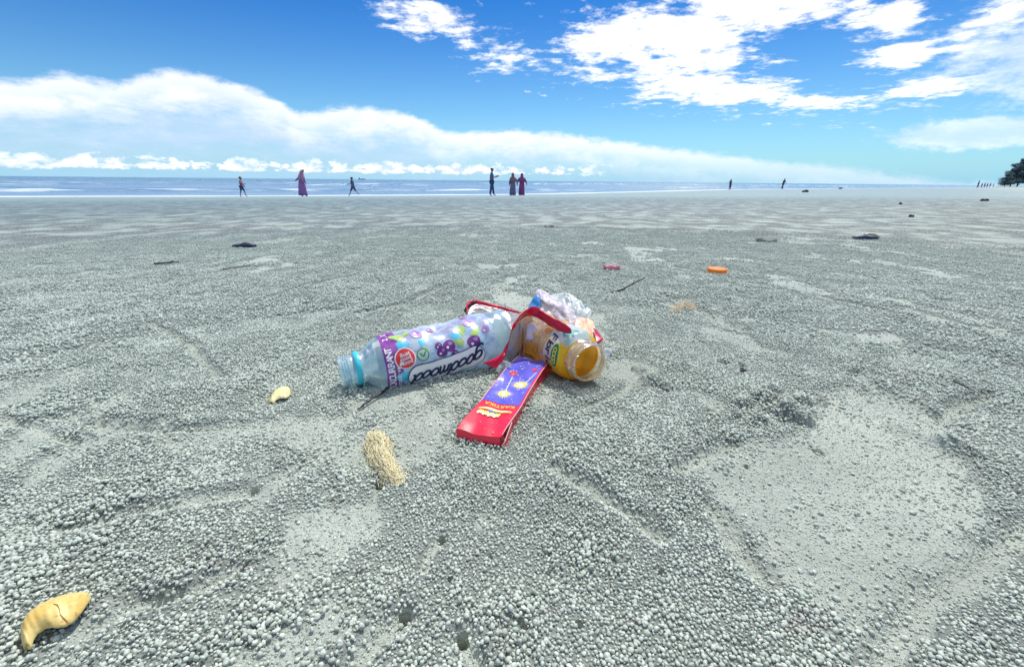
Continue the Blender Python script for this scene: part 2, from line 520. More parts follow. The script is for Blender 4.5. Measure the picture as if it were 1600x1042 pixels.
# sand: grey beach, pellet relief carried on by bump where the pellets get too small
def sand_material():
    ma = bpy.data.materials.new('beach_sand'); ma.use_nodes = True
    w = NT(ma.node_tree); b = w.n['Principled BSDF']
    geo = w.node('ShaderNodeNewGeometry').outputs['Position']
    at = w.node('ShaderNodeAttribute', attribute_name='shore').outputs['Fac']
    sp = w.node('ShaderNodeSeparateXYZ'); w.l.new(geo, sp.inputs[0])
    rr = w.math('SQRT', w.add(w.mul(sp.outputs[0], sp.outputs[0]), w.mul(sp.outputs[1], sp.outputs[1])))
    big = w.noise(w.scale(geo, (.5, 1.3, 1)), 1.0, 6, .6, .3)
    mid = w.noise(w.scale(geo, (4, 9, 1)), 1.0, 6, .62, .4)
    fin = w.noise(geo, 900, 3, .6)
    sp2 = w.noise(geo, 60, 4, .6)
    c0 = w.mix(w.smooth(mid, .35, .66), (.325, .362, .312), (.480, .522, .450))
    c0 = w.mix(w.mul(w.smooth(big, .42, .62), .30), c0, (.33, .36, .32))
    c0 = w.mix(w.mul(w.smooth(fin, .35, .7), .35), c0, (.62, .645, .55))
    c0 = w.mix(w.mul(w.smooth(fin, .45, .30), .55), c0, (.15, .165, .15))
    # pellets further off: painted shade darkens the chinks between the heads
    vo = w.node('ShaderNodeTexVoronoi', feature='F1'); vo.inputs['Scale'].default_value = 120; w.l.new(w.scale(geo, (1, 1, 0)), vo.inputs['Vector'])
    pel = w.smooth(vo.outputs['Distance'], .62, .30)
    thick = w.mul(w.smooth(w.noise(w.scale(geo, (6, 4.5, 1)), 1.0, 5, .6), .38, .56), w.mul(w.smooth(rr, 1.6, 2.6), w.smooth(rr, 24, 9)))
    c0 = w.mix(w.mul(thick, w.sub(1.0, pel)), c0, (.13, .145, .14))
    gap_shade = w.node('ShaderNodeAttribute', attribute_name='gap_shade').outputs['Fac']
    c0 = w.mix(w.mul(w.mul(w.smooth(gap_shade, .30, .85), .62), w.smooth(rr, 2.6, 1.2)), c0, (.105, .117, .108))  # shade in the gaps between pellets, painted into the ground colour
    # haze and light falloff painted into the sand towards the sea, in streaks
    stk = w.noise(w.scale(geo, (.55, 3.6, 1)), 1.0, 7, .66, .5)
    haze_tint = w.smooth(w.add(at, w.mul(w.sub(stk, .5), 7.0)), 34.0, 23.0)
    dc = w.node('ShaderNodeMix', data_type='RGBA', blend_type='MULTIPLY'); w.l.new(haze_tint, dc.inputs[0]); w.l.new(c0, dc.inputs[6]); dc.inputs[7].default_value = (.47, .63, .77, 1)
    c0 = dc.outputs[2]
    c0 = w.mix(w.mul(w.smooth(stk, .56, .70), w.mul(haze_tint, .14)), c0, (.34, .40, .41))
    c0 = w.mix(w.mul(w.smooth(stk, .44, .32), w.mul(haze_tint, .20)), c0, (.12, .145, .165))
    # wet edge by the water
    wet = w.smooth(w.add(at, w.mul(w.sub(w.noise(w.scale(geo, (.16, .5, 1)), 1.0, 4, .6), .5), 3.5)), 4.2, 0.8)
    c1 = w.mix(wet, c0, (.19, .215, .215))
    w.l.new(c1, b.inputs['Base Color'])
    w.l.new(w.sub(w.smooth(wet, .2, 1, .85, .16), w.mul(haze_tint, .18)), b.inputs['Roughness'])
    b.inputs['Specular IOR Level'].default_value = .45
    hgt = w.add(w.mul(fin, .0010), w.mul(sp2, .0040))
    hgt = w.add(hgt, w.mul(w.noise(geo, 330, 3, .6), .0034))
    hgt = w.add(hgt, w.mul(w.mul(pel, thick), .0032))
    hgt = w.add(hgt, w.mul(w.mul(mid, w.smooth(rr, 2, 8)), .018))
    bp = w.node('ShaderNodeBump'); w.l.new(w.sub(1.0, w.mul(wet, .96)), bp.inputs['Strength']); bp.inputs['Distance'].default_value = 1.0
    w.l.new(hgt, bp.inputs['Height']); w.l.new(bp.outputs[0], b.inputs['Normal'])
    return ma
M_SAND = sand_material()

def pellet_material():
    ma = bpy.data.materials.new('sand_pellet_grains'); ma.use_nodes = True
    w = NT(ma.node_tree); b = w.n['Principled BSDF']
    oi = w.node('ShaderNodeObjectInfo').outputs['Random']
    geo = w.node('ShaderNodeNewGeometry').outputs['Position']
    c0 = w.mix(oi, (.40, .445, .385), (.66, .71, .61))
    fin = w.noise(geo, 1500, 3, .6)
    c0 = w.mix(w.mul(w.smooth(fin, .5, .35), .4), c0, (.20, .215, .19))
    # the same painted haze turns pellets darker and bluer towards the sea
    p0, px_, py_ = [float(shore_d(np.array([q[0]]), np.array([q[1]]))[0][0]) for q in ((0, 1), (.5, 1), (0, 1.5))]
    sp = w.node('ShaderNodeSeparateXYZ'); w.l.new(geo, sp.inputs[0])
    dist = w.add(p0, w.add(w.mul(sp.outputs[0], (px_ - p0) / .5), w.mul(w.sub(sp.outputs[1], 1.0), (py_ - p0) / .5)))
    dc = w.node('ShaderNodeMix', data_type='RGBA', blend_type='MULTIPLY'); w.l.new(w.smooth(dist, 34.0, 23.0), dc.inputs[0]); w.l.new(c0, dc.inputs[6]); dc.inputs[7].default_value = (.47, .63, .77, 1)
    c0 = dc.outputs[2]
    warm = w.mul(w.smooth(w.noise(geo, 34, 4, .6), .60, .72), .45)
    c0 = w.mix(warm, c0, (.36, .30, .27))
    w.l.new(c0, b.inputs['Base Color'])
    b.inputs['Roughness'].default_value = .75
    b.inputs['Specular IOR Level'].default_value = .4
    bp = w.node('ShaderNodeBump'); bp.inputs['Strength'].default_value = .7; bp.inputs['Distance'].default_value = .0005
    w.l.new(fin, bp.inputs['Height']); w.l.new(bp.outputs[0], b.inputs['Normal'])
    return ma
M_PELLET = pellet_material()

def water_material():
    ma = bpy.data.materials.new('sea_water'); ma.use_nodes = True
    w = NT(ma.node_tree); b = w.n['Principled BSDF']
    sh = w.node('ShaderNodeAttribute', attribute_name='shore').outputs['Fac']      # negative offshore
    ar = w.node('ShaderNodeAttribute', attribute_name='along').outputs['Fac']
    fo = w.node('ShaderNodeAttribute', attribute_name='foam').outputs['Fac']
    geo = w.node('ShaderNodeNewGeometry').outputs['Position']
    V = w.vec(w.mul(ar, .06), w.mul(sh, .32), 0)
    V2 = w.vec(w.mul(ar, .16), w.mul(sh, 1.3), 0)
    n1, n2 = w.noise(V, 1.0, 6, .6, .3), w.noise(V2, 1.0, 6, .62, .3)
    deep = w.smooth(sh, -10, -260)
    c0 = w.mix(deep, (.13, .25, .36), (.03, .14, .22))
    c0 = w.mix(w.mul(w.smooth(n1, .42, .62), .45), c0, (.17, .23, .36))
    foam = w.mul(w.mul(fo, w.smooth(n2, .46, .64)), .85)
    edge = w.mul(w.smooth(w.add(sh, w.mul(w.sub(n1, .5), 3.0)), -2.6, -.6), .85)
    streak = w.mul(w.mul(w.smooth(n1, .56, .64), w.smooth(sh, -90, -18)), w.smooth(n2, .40, .60))
    f = w.math('MAXIMUM', w.math('MAXIMUM', foam, edge), w.mul(streak, .5), clamp=True)
    c0 = w.mix(f, c0, (.70, .75, .80))
    w.l.new(c0, b.inputs['Base Color'])
    w.l.new(w.smooth(f, 0, 1, .24, .7), b.inputs['Roughness'])
    b.inputs['IOR'].default_value = 1.33
    b.inputs['Specular IOR Level'].default_value = .5
    bp = w.node('ShaderNodeBump'); bp.inputs['Strength'].default_value = .9; bp.inputs['Distance'].default_value = .25
    w.l.new(w.noise(w.scale(geo, (.5, 1.0, 1)), 1.0, 6, .62, .2), bp.inputs['Height']); w.l.new(bp.outputs[0], b.inputs['Normal'])
    return ma
M_WATER = water_material()

# ------------------------------------------------------------------ beach sheet
def polar_sheet(name, ths, rs, zf, attrs=None, centre=True):
    nt, nr = len(ths), len(rs)
    T, RR = np.meshgrid(ths, rs)
    X, Y = RR * np.sin(T), RR * np.cos(T)
    Z = zf(X.ravel(), Y.ravel())
    co = np.stack([X.ravel(), Y.ravel(), Z], 1)
    closed = abs((ths[-1] - ths[0]) - 2 * math.pi) > 1e-6 and (ths[-1] - ths[0]) > 6
    cols = nt if closed else nt - 1
    i, j = np.meshgrid(np.arange(nr - 1), np.arange(cols), indexing='ij')
    j2 = (j + 1) % nt
    q = np.stack([i * nt + j, i * nt + j2, (i + 1) * nt + j2, (i + 1) * nt + j], -1).reshape(-1, 4)[:, ::-1]
    me = bpy.data.meshes.new(name)
    nv = len(co); nq = len(q)
    tri = []
    if centre and closed:
        co = np.vstack([co, [[0, 0, float(zf(np.array([0.0]), np.array([0.0]))[0])]]])
        tri = [(nv, (k + 1) % nt, k) for k in range(nt)]
        nv += 1
    me.vertices.add(nv); me.vertices.foreach_set('co', co.ravel())
    loops = np.concatenate([q.ravel(), np.array(tri, int).ravel()]) if len(tri) else q.ravel()
    starts = np.concatenate([np.arange(nq) * 4, nq * 4 + np.arange(len(tri)) * 3])
    me.loops.add(len(loops)); me.loops.foreach_set('vertex_index', loops.astype(np.int32))
    me.polygons.add(nq + len(tri)); me.polygons.foreach_set('loop_start', starts.astype(np.int32))
    me.update(calc_edges=True); me.validate()
    for k, fn in (attrs or {}).items():
        a = me.attributes.new(k, 'FLOAT', 'POINT'); a.data.foreach_set('value', fn(co[:, 0], co[:, 1]).astype(np.float32))
    return me

fine = np.radians(np.arange(-60, 60.01, .27))
rest = np.radians(np.arange(63, 297.1, 3.0))
ths = np.concatenate([fine, rest])
rs = [.075]
while rs[-1] < 1.6: rs.append(rs[-1] * (1.0042 if rs[-1] < .7 else 1.007))
while rs[-1] < 9000: rs.append(rs[-1] * (1.018 if rs[-1] < 60 else 1.05))
me = polar_sheet('beach', ths, np.array(rs), lambda x, y: ground(x, y, True), {'shore': lambda x, y: shore_d(x, y)[0], 'gap_shade': lambda x, y: np.where(np.hypot(x, y) < 3, sand_mask(x, y), .5)})
beach = tag(link('beach', me, M_SAND), 'grey sand beach, wet by the water, sloping gently to the sea', None, None, 'structure')

# ------------------------------------------------------------------ sea
def wave_crests(d, a):
    """height and foam of breakers, d<0 offshore, a along the shore"""
    h = np.zeros(d.shape); f = np.zeros(d.shape)
    for i, (o, hh, wd) in enumerate([(3.2, .05, .8), (7.5, .12, 1.2), (13, .20, 1.6), (21, .26, 2.0), (33, .34, 2.6), (50, .36, 3.2), (75, .38, 4), (110, .4, 5), (160, .4, 6)]):
        wob = (fbm(a * .045 + i * 7, a * 0 + i, 31, 3) - .5) * (2.0 + o * .16)
        amp = sstep(.38, .62, fbm(a * .030 + 13 * i, a * 0 + 3 * i, 57, 3))
        q = (-d - o + wob) / wd
        pr = np.exp(-np.where(q > 0, q * .8, q * 2.2) ** 2)
        h += hh * amp * pr
        f = np.maximum(f, sstep(.35, .8, amp) * np.exp(-((q + .25) / .75) ** 2) * sstep(230, 60, -d))
    return h, f
def sea_z(x, y):
    d, a = shore_d(x, y)
    h, f = wave_crests(d, a)
    return SEA_Z + np.where(d < 0, h + .03 * (fbm(x * .35, y * .7, 77, 3) - .5), -0.004 - .01 * np.minimum(d, 2))
th_s = np.radians(np.concatenate([np.arange(-84, -58, 2), np.arange(-58, 58.1, .3), np.arange(60, 70, 2)]))
rs_s = [16.0]
while rs_s[-1] < 9000: rs_s.append(rs_s[-1] * (1.009 if rs_s[-1] < 250 else 1.04))
me = polar_sheet('sea', th_s, np.array(rs_s), sea_z, {'shore': lambda x, y: shore_d(x, y)[0], 'along': lambda x, y: shore_d(x, y)[1],
                 'foam': lambda x, y: wave_crests(*shore_d(x, y))[1]}, centre=False)
# drop water that would lie under dry sand
bm = bmesh.new(); bm.from_mesh(me)
cs = np.array([f.calc_center_median()[:2] for f in bm.faces])
dd = shore_d(cs[:, 0], cs[:, 1])[0]
bm.faces.ensure_lookup_table()
bmesh.ops.delete(bm, geom=[bm.faces[i] for i in np.nonzero(dd > 1.5)[0]], context='FACES')
bm.to_mesh(me); bm.free()
sea = tag(link('sea', me, M_WATER), 'blue sea with thin white breakers running along the shore', None, None, 'structure')

# ------------------------------------------------------------------ bottles: frames first, pellets need their footprint
class Lathe:
    """a bottle lying down: s runs from the mouth to the base, th from the top round the seen side"""
    def __init__(self, mouth, base, prof, side):
        self.o = Vector(mouth); self.a = (Vector(base) - self.o)
        self.L = self.a.length; self.a.normalize()
        e1 = Vector((0, 0, 1)); e1 = (e1 - self.a * e1.dot(self.a)).normalized()
        e2 = self.a.cross(e1)
        if e2.dot(Vector(side)) < 0: e2 = -e2; self.flip = True
        else: self.flip = False
        self.e1, self.e2, self.prof = e1, e2, prof
        self.dent = None
    def r(self, s):
        p = self.prof
        if s <= p[0][0]: return p[0][1]
        for (s0, r0), (s1, r1) in zip(p[:-1], p[1:]):
            if s <= s1:
                if s1 == s0: return r1
                t = (s - s0) / (s1 - s0); t = t * t * (3 - 2 * t) if abs(r1 - r0) > .004 else t
                return r0 + (r1 - r0) * t
        return p[-1][1]
    def P(self, s, th, off=0.0, r=None):
        rr = (self.r(s) if r is None else r)
        if self.dent: rr += self.dent(s, th)
        rr += off
        return self.o + self.a * s + (self.e1 * math.cos(th) + self.e2 * math.sin(th)) * rr
    def shell(self, name, ss, nth=56, off=0.0, th0=0.0, th1=2 * math.pi, mat=None, parent=None, uv=False, cap_end=False):
        full = abs(th1 - th0 - 2 * math.pi) < 1e-6
        n = nth if full else nth + 1
        V, F = [], []
        for s in ss:
            for k in range(n):
                V.append(self.P(s, th0 + (th1 - th0) * k / nth, off))
        for i in range(len(ss) - 1):
            for k in range(nth):
                k2 = (k + 1) % n
                f = (i * n + k, i * n + k2, (i + 1) * n + k2, (i + 1) * n + k)
                F.append(f if self.flip else f[::-1])
        if cap_end:
            c = len(V); b = (len(ss) - 1) * n
            V.append(self.o + self.a * (ss[-1] - .006))
            for k in range(n):
                f = (b + k, b + (k + 1) % n, c); F.append(f if self.flip else f[::-1])
        o = mk(name, V, F, mat, parent)
        if uv:
            a = o.data.attributes.new('lab', 'FLOAT_VECTOR', 'POINT')
            vals = []
            for s in ss:
                for k in range(n): vals += [s, th0 + (th1 - th0) * k / nth, 0.0]
            if cap_end: vals += [0, 0, 0]
            a.data.foreach_set('vector', vals)
        return o
    def disc(self, bm, s, th, r, off, asp=1.0, rot=0.0, n=22, mi=0, wob=0.0, seed=0):
        """printed round patch following the surface"""
        rs_ = [0.0, .5, 1.0]; rings = []
        rnd = random.Random(seed); ph = rnd.random() * 6
        for q in rs_:
            if q == 0: rings.append([bm.verts.new(self.P(s, th, off))]); continue
            ring = []
            for k in range(n):
                t = k * 2 * math.pi / n
                rr = r * q * (1 + wob * math.sin(3 * t + ph))
                x, y = rr * math.cos(t), rr * math.sin(t) * asp
                xs, ys = x * math.cos(rot) - y * math.sin(rot), x * math.sin(rot) + y * math.cos(rot)
                ring.append(bm.verts.new(self.P(s + xs, th + ys / max(.01, self.r(s)), off)))
            rings.append(ring)
        for k in range(n):
            f = bm.faces.new((rings[0][0], rings[1][k], rings[1][(k + 1) % n])); f.material_index = mi
            f = bm.faces.new((rings[1][k], rings[2][k], rings[2][(k + 1) % n], rings[1][(k + 1) % n])); f.material_index = mi
    def ribbon(self, bm, pts, width, off, mi=0):
        """flat printed stroke through (s, th) points"""
        n = len(pts); L, Rr = [], []
        rad = self.r(pts[n // 2][0])
        for i in range(n):
            a, b = pts[max(0, i - 1)], pts[min(n - 1, i + 1)]
            tx, ty = b[0] - a[0], (b[1] - a[1]) * rad
            l = math.hypot(tx, ty) or 1
            nx, ny = -ty / l * width / 2, tx / l * width / 2
            s, t = pts[i]
            L.append(bm.verts.new(self.P(s + nx, t + ny / rad, off))); Rr.append(bm.verts.new(self.P(s - nx, t - ny / rad, off)))
        for i in range(n - 1):
            f = bm.faces.new((L[i], L[i + 1], Rr[i + 1], Rr[i])); f.material_index = mi
    def text(self, body, size, s0, th0, dx, dy, off, name, mat, parent, shear=0.0, bold=0.0, spacing=1.0):
        """lettering; dx, dy are the (s, arc) directions of reading and of letter tops"""
        V, F = text_mesh(body, size, shear, bold, spacing)
        rad = self.r(s0)
        W = [self.P(s0 + dx[0] * x + dy[0] * y, th0 + (dx[1] * x + dy[1] * y) / rad, off) for x, y in V]
        return mk(name, W, F, mat, parent, smooth=False)

_tc = {}
def text_mesh(body, size, shear=0.0, bold=0.0, spacing=1.0):
    cu = bpy.data.curves.new('txt', 'FONT')
    cu.body = body; cu.size = size; cu.shear = shear; cu.offset = bold; cu.align_x = 'CENTER'; cu.align_y = 'CENTER'; cu.resolution_u = 3; cu.space_character = spacing
    o = bpy.data.objects.new('txt', cu); COL.objects.link(o)
    dg = bpy.context.evaluated_depsgraph_get()
    me = bpy.data.meshes.new_from_object(o.evaluated_get(dg))
    V = [(v.co.x, v.co.y) for v in me.vertices]; F = [tuple(p.vertices) for p in me.polygons]
    bpy.data.objects.remove(o); bpy.data.curves.remove(cu); bpy.data.meshes.remove(me)
    return V, F

# --- juice bottle with the berry label
B_PROF = [(0, .0152), (.002, .0162), (.0105, .0162), (.0115, .0166), (.0135, .0166), (.0145, .0158), (.0155, .0158), (.0158, .0184), (.0215, .0184), (.022, .0166), (.0255, .0172), (.031, .0222), (.038, .0278),
          (.046, .0308), (.056, .0320), (.075, .0326), (.11, .0320), (.15, .0342), (.172, .0356), (.176, .0348), (.190, .0354), (.203, .0343), (.209, .0295)]
mouth1 = at_z(531, 581, .021)
base1 = at_z(806, 522, .031)
juice = Lathe(mouth1, base1, B_PROF, (0, -1, 0))
# --- wide mouthed orange bottle
F_PROF = [(0, .0202), (.0015, .0212), (.010, .0212), (.011, .0230), (.0135, .0230), (.0145, .0212), (.017, .0220), (.026, .0282), (.033, .0298), (.075, .0304), (.082, .0296), (.088, .0304), (.14, .0304), (.150, .027)]
mouth2 = at_z(923, 568, .031)
f_dir = Vector((-.43, .90, -.03)).normalized()
base2 = mouth2 + f_dir * .150
orange = Lathe(mouth2, base2, F_PROF, (-1, -.3, 0))
random.seed(4)
def crush(s, th):
    k = max(0, min(1, (s - .045) / .04))
    return -k * (.0012 * (1 + math.sin(th * 3 + s * 90)) + .0010 * math.sin(th * 5 - s * 160) + .0008 * math.sin(s * 330 + th * 2))
orange.dent = crush
def crush1(s, th):
    k = max(0, min(1, (s - .04) / .03))
    return -k * (.0006 * math.sin(th * 5 + s * 120) + .0006 * math.sin(s * 300 - th * 3)) - .004 * math.exp(-((s - .115) / .02) ** 2) * math.exp(-((th - .25) / .5) ** 2)
juice.dent = crush1

# --- carton box frame
BOX_L, BOX_W, BOX_T = .172, .0405, .0135
bx_fl = at_z(714, 673, BOX_T)
bx_dir = Vector((.316, .949, 0)).normalized()
bx_side = Vector((.949, -.316, 0)).normalized()

# ------------------------------------------------------------------ sand pellets rolled by the crabs
def pellets(cell, r0, r1, rmin, rmax, seed, keep=1.0, crumbs=False):
    rng = np.random.default_rng(seed)
    xm = r1 * 1.02
    nx, ny = int(2 * xm / cell), int(r1 / (cell * .88))
    gx, gy = np.meshgrid(np.arange(nx), np.arange(ny))
    x = (gx + .5 * (gy % 2)) * cell - xm; y = gy * cell * .88
    x, y = x.ravel(), y.ravel()
    x = x + rng.uniform(-.36, .36, x.shape) * cell; y = y + rng.uniform(-.36, .36, y.shape) * cell
    r = np.hypot(x, y)
    ok = (r > r0 + rng.uniform(-.12, .12, r.shape) * r0) & (r < r1) & (np.abs(x) < 1.45 * y + .18) & (y > .10)
    x, y = x[ok], y[ok]
    mk_ = sand_mask(x + rng.normal(0, .0042, x.shape), y + rng.normal(0, .0042, x.shape))
    ok = rng.uniform(0, 1, x.shape) < mk_ * keep * (.12 + .88 * sstep(2.6, 1.1, np.hypot(x, y)))
    ok = ok & True if not crumbs else (rng.uniform(0, 1, x.shape) < keep * (1 - .8 * mk_))
    # sand has crept up against the litter
    px, py = x - bx_fl.x, y - bx_fl.y
    l = px * bx_dir.x + py * bx_dir.y; q = px * bx_side.x + py * bx_side.y
    ed = np.hypot(np.maximum(np.maximum(-l, l - BOX_L), 0), np.maximum(np.maximum(-q, q - BOX_W), 0))
    bank = np.exp(-(ed / .006) ** 2)
    for b in (juice, orange):
        px, py = x - b.o.x, y - b.o.y
        ah = Vector((b.a.x, b.a.y)).normalized()
        l = px * ah.x + py * ah.y; q = np.abs(px * ah.y - py * ah.x)
        bank = np.maximum(bank, np.where((l > .01) & (l < b.L), np.exp(-((q - .029) / .008) ** 2), 0))
    if not crumbs: ok |= rng.uniform(0, 1, x.shape) < bank * .6
    # nothing under the box or inside the bottles
    px, py = x - bx_fl.x, y - bx_fl.y
    l = px * bx_dir.x + py * bx_dir.y; q = px * bx_side.x + py * bx_side.y
    ok &= ~((l > .001) & (l < BOX_L - .001) & (q > .001) & (q < BOX_W - .001))
    for b in (juice, orange):
        px, py = x - b.o.x, y - b.o.y
        ah = Vector((b.a.x, b.a.y)).normalized()
        l = px * ah.x + py * ah.y; q = np.abs(px * ah.y - py * ah.x)
        ok &= ~((l > -.001) & (l < b.L) & (q < .023) & (l > .03)) & ~((l > -.001) & (l <= .03) & (q < .011))
    x, y, mk_, bank = x[ok], y[ok], mk_[ok], bank[ok]
    n = x.size
    z = ground(x, y, True)
    rad = rng.uniform(0, 1, n) ** 1.4 * (rmax - rmin) + rmin
    rad *= .75 + .5 * fbm(x * 25, y * 25, 61, 2)
    heap = fbm(x * 24, y * 20, 201, 3)
    lift = np.where(rng.uniform(0, 1, n) < .55 * sstep(.45, .62, heap) * mk_, rng.uniform(.7, 1.5, n), 0)
    lift = lift + bank * rng.uniform(0, 1.6, n)
    z = z + rad * (.55 + lift)
    return np.stack([x, y, z], 1), rad

pA, rA = pellets(.00228, .12, .80, .0006, .00150, 7)
pB, rB = pellets(.0034, .80, 2.6, .0010, .0021, 8, .8)
pC, rC = pellets(.00200, .12, .70, .0002, .00075, 9, .55, True)
pD, rD = pellets(.0052, .12, 1.0, .0008, .0016, 10, .10, True)
rng = np.random.default_rng(21)      # a few grains lie on the carton too
l, q = rng.uniform(.004, BOX_L - .01, 60), rng.uniform(.002, BOX_W - .002, 60)
pE = np.stack([bx_fl.x + bx_dir.x * l + bx_side.x * q, bx_fl.y + bx_dir.y * l + bx_side.y * q, np.full(60, gz(bx_fl.x + .03, bx_fl.y + .08) + .0015 + BOX_T - .0008)], 1)
rE = rng.uniform(.0002, .0008, 60)
pc = np.vstack([pA, pB, pC, pD, pE]); pr = np.concatenate([rA, rB, rC, rD, rE])
me = bpy.data.meshes.new('sand_pellets')
me.vertices.add(len(pc)); me.vertices.foreach_set('co', pc.ravel())
a = me.attributes.new('psize', 'FLOAT', 'POINT'); a.data.foreach_set('value', pr.astype(np.float32))
me.update()
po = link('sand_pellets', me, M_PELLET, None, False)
tag(po, 'little grey balls of sand rolled out by crabs and strewn over the beach', None, None, 'stuff')
ng = bpy.data.node_groups.new('pellet_scatter', 'GeometryNodeTree')
ng.interface.new_socket('Geometry', in_out='INPUT', socket_type='NodeSocketGeometry')
ng.interface.new_socket('Geometry', in_out='OUTPUT', socket_type='NodeSocketGeometry')
g = NT(ng)
gi, go = g.node('NodeGroupInput'), g.node('NodeGroupOutput')
join = g.node('GeometryNodeJoinGeometry')
for k in range(4):
    ico = g.node('GeometryNodeMeshIcoSphere'); ico.inputs['Radius'].default_value = 1.0; ico.inputs['Subdivisions'].default_value = 2
    sp_ = g.node('GeometryNodeSetPosition')
    nz = g.node('ShaderNodeTexNoise'); nz.noise_dimensions = '4D'; nz.inputs['W'].default_value = k * 7.7; nz.inputs['Scale'].default_value = 1.7; nz.inputs['Detail'].default_value = 4
    vm = g.node('ShaderNodeVectorMath', operation='SUBTRACT'); vm.inputs[1].default_value = (.5, .5, .5)
    vs = g.node('ShaderNodeVectorMath', operation='SCALE'); vs.inputs['Scale'].default_value = 1.15
    g.l.new(nz.outputs['Color'], vm.inputs[0]); g.l.new(vm.outputs[0], vs.inputs[0])
    g.l.new(ico.outputs[0], sp_.inputs[0]); g.l.new(vs.outputs[0], sp_.inputs['Offset'])
    ss_ = g.node('GeometryNodeSetShadeSmooth'); g.l.new(sp_.outputs[0], ss_.inputs[0])
    sm = g.node('GeometryNodeSetMaterial'); sm.inputs['Material'].default_value = M_PELLET
    g.l.new(ss_.outputs[0], sm.inputs[0])
    g2 = g.node('GeometryNodeGeometryToInstance'); g.l.new(sm.outputs[0], g2.inputs[0])
    g.l.new(g2.outputs[0], join.inputs[0])
iop = g.node('GeometryNodeInstanceOnPoints')
iop.inputs['Pick Instance'].default_value = True
g.l.new(gi.outputs[0], iop.inputs['Points']); g.l.new(join.outputs[0], iop.inputs['Instance'])
ri = g.node('FunctionNodeRandomValue', data_type='INT'); ri.inputs[4].default_value = 0; ri.inputs[5].default_value = 3
g.l.new(ri.outputs[2], iop.inputs['Instance Index'])
rv = g.node('FunctionNodeRandomValue', data_type='FLOAT_VECTOR'); rv.inputs[0].default_value = (-3.1, -3.1, -3.1); rv.inputs[1].default_value = (3.1, 3.1, 3.1); rv.inputs['Seed'].default_value = 5
g.l.new(rv.outputs[0], iop.inputs['Rotation'])
na = g.node('GeometryNodeInputNamedAttribute', data_type='FLOAT'); na.inputs['Name'].default_value = 'psize'
rs_n = g.node('FunctionNodeRandomValue', data_type='FLOAT_VECTOR'); rs_n.inputs[0].default_value = (.70, .70, .60); rs_n.inputs[1].default_value = (1.30, 1.2, 1.05); rs_n.inputs['Seed'].default_value = 11
vsc = g.node('ShaderNodeVectorMath', operation='SCALE'); g.l.new(rs_n.outputs[0], vsc.inputs[0]); g.l.new(na.outputs[0], vsc.inputs['Scale'])
g.l.new(vsc.outputs[0], iop.inputs['Scale'])
g.l.new(iop.outputs[0], go.inputs[0])
md = po.modifiers.new('scatter', 'NODES'); md.node_group = ng
print('pellets', len(pc), 'beach', len(beach.data.polygons), 'sea', len(sea.data.polygons))

# ================================================================== OBJECTS
def plain(name, color, rough=.5, **k): return mat(name, color, rough, **k)
M_CLEAR = film('clear_bottle_plastic', (.84, .95, .98), .50, (.72, .93, 1.0), .22, 60, .35, .5)
M_RINGBLUE = mat('cyan_plastic', (.05, .55, .68), .3, vary=.08)
M_NAVY = mat('navy_print', (.012, .015, .085), .45, vary=.05)
M_WHITEINK = mat('white_print', (.80, .80, .82), .4, vary=.04)
M_PURPLE = mat('purple_print', (.20, .02, .24), .35, vary=.25, nscale=160)
M_BERRY = mat('berry_print', (.17, .03, .22), .35, vary=.5, nscale=300)
M_BERRY2 = mat('pale_berry_print', (.36, .20, .46), .35, vary=.4, nscale=260)
M_LEAF = mat('leaf_print', (.34, .52, .14), .4, vary=.5, nscale=220)
M_REDINK = mat('red_print', (.72, .035, .03), .35, vary=.15)
M_GREENINK = mat('green_print', (.02, .19, .09), .35, vary=.2, nscale=150)
M_PALEGREEN = mat('pale_green_print', (.45, .62, .48), .35, vary=.12)
M_GOLD = mat('gold_print', (.78, .48, .08), .3, vary=.2)
M_YELLOW = mat('yellow_print', (.85, .72, .06), .4, vary=.2, nscale=250)
M_CYANINK = mat('cyan_print', (.06, .50, .72), .35, vary=.3, nscale=120)

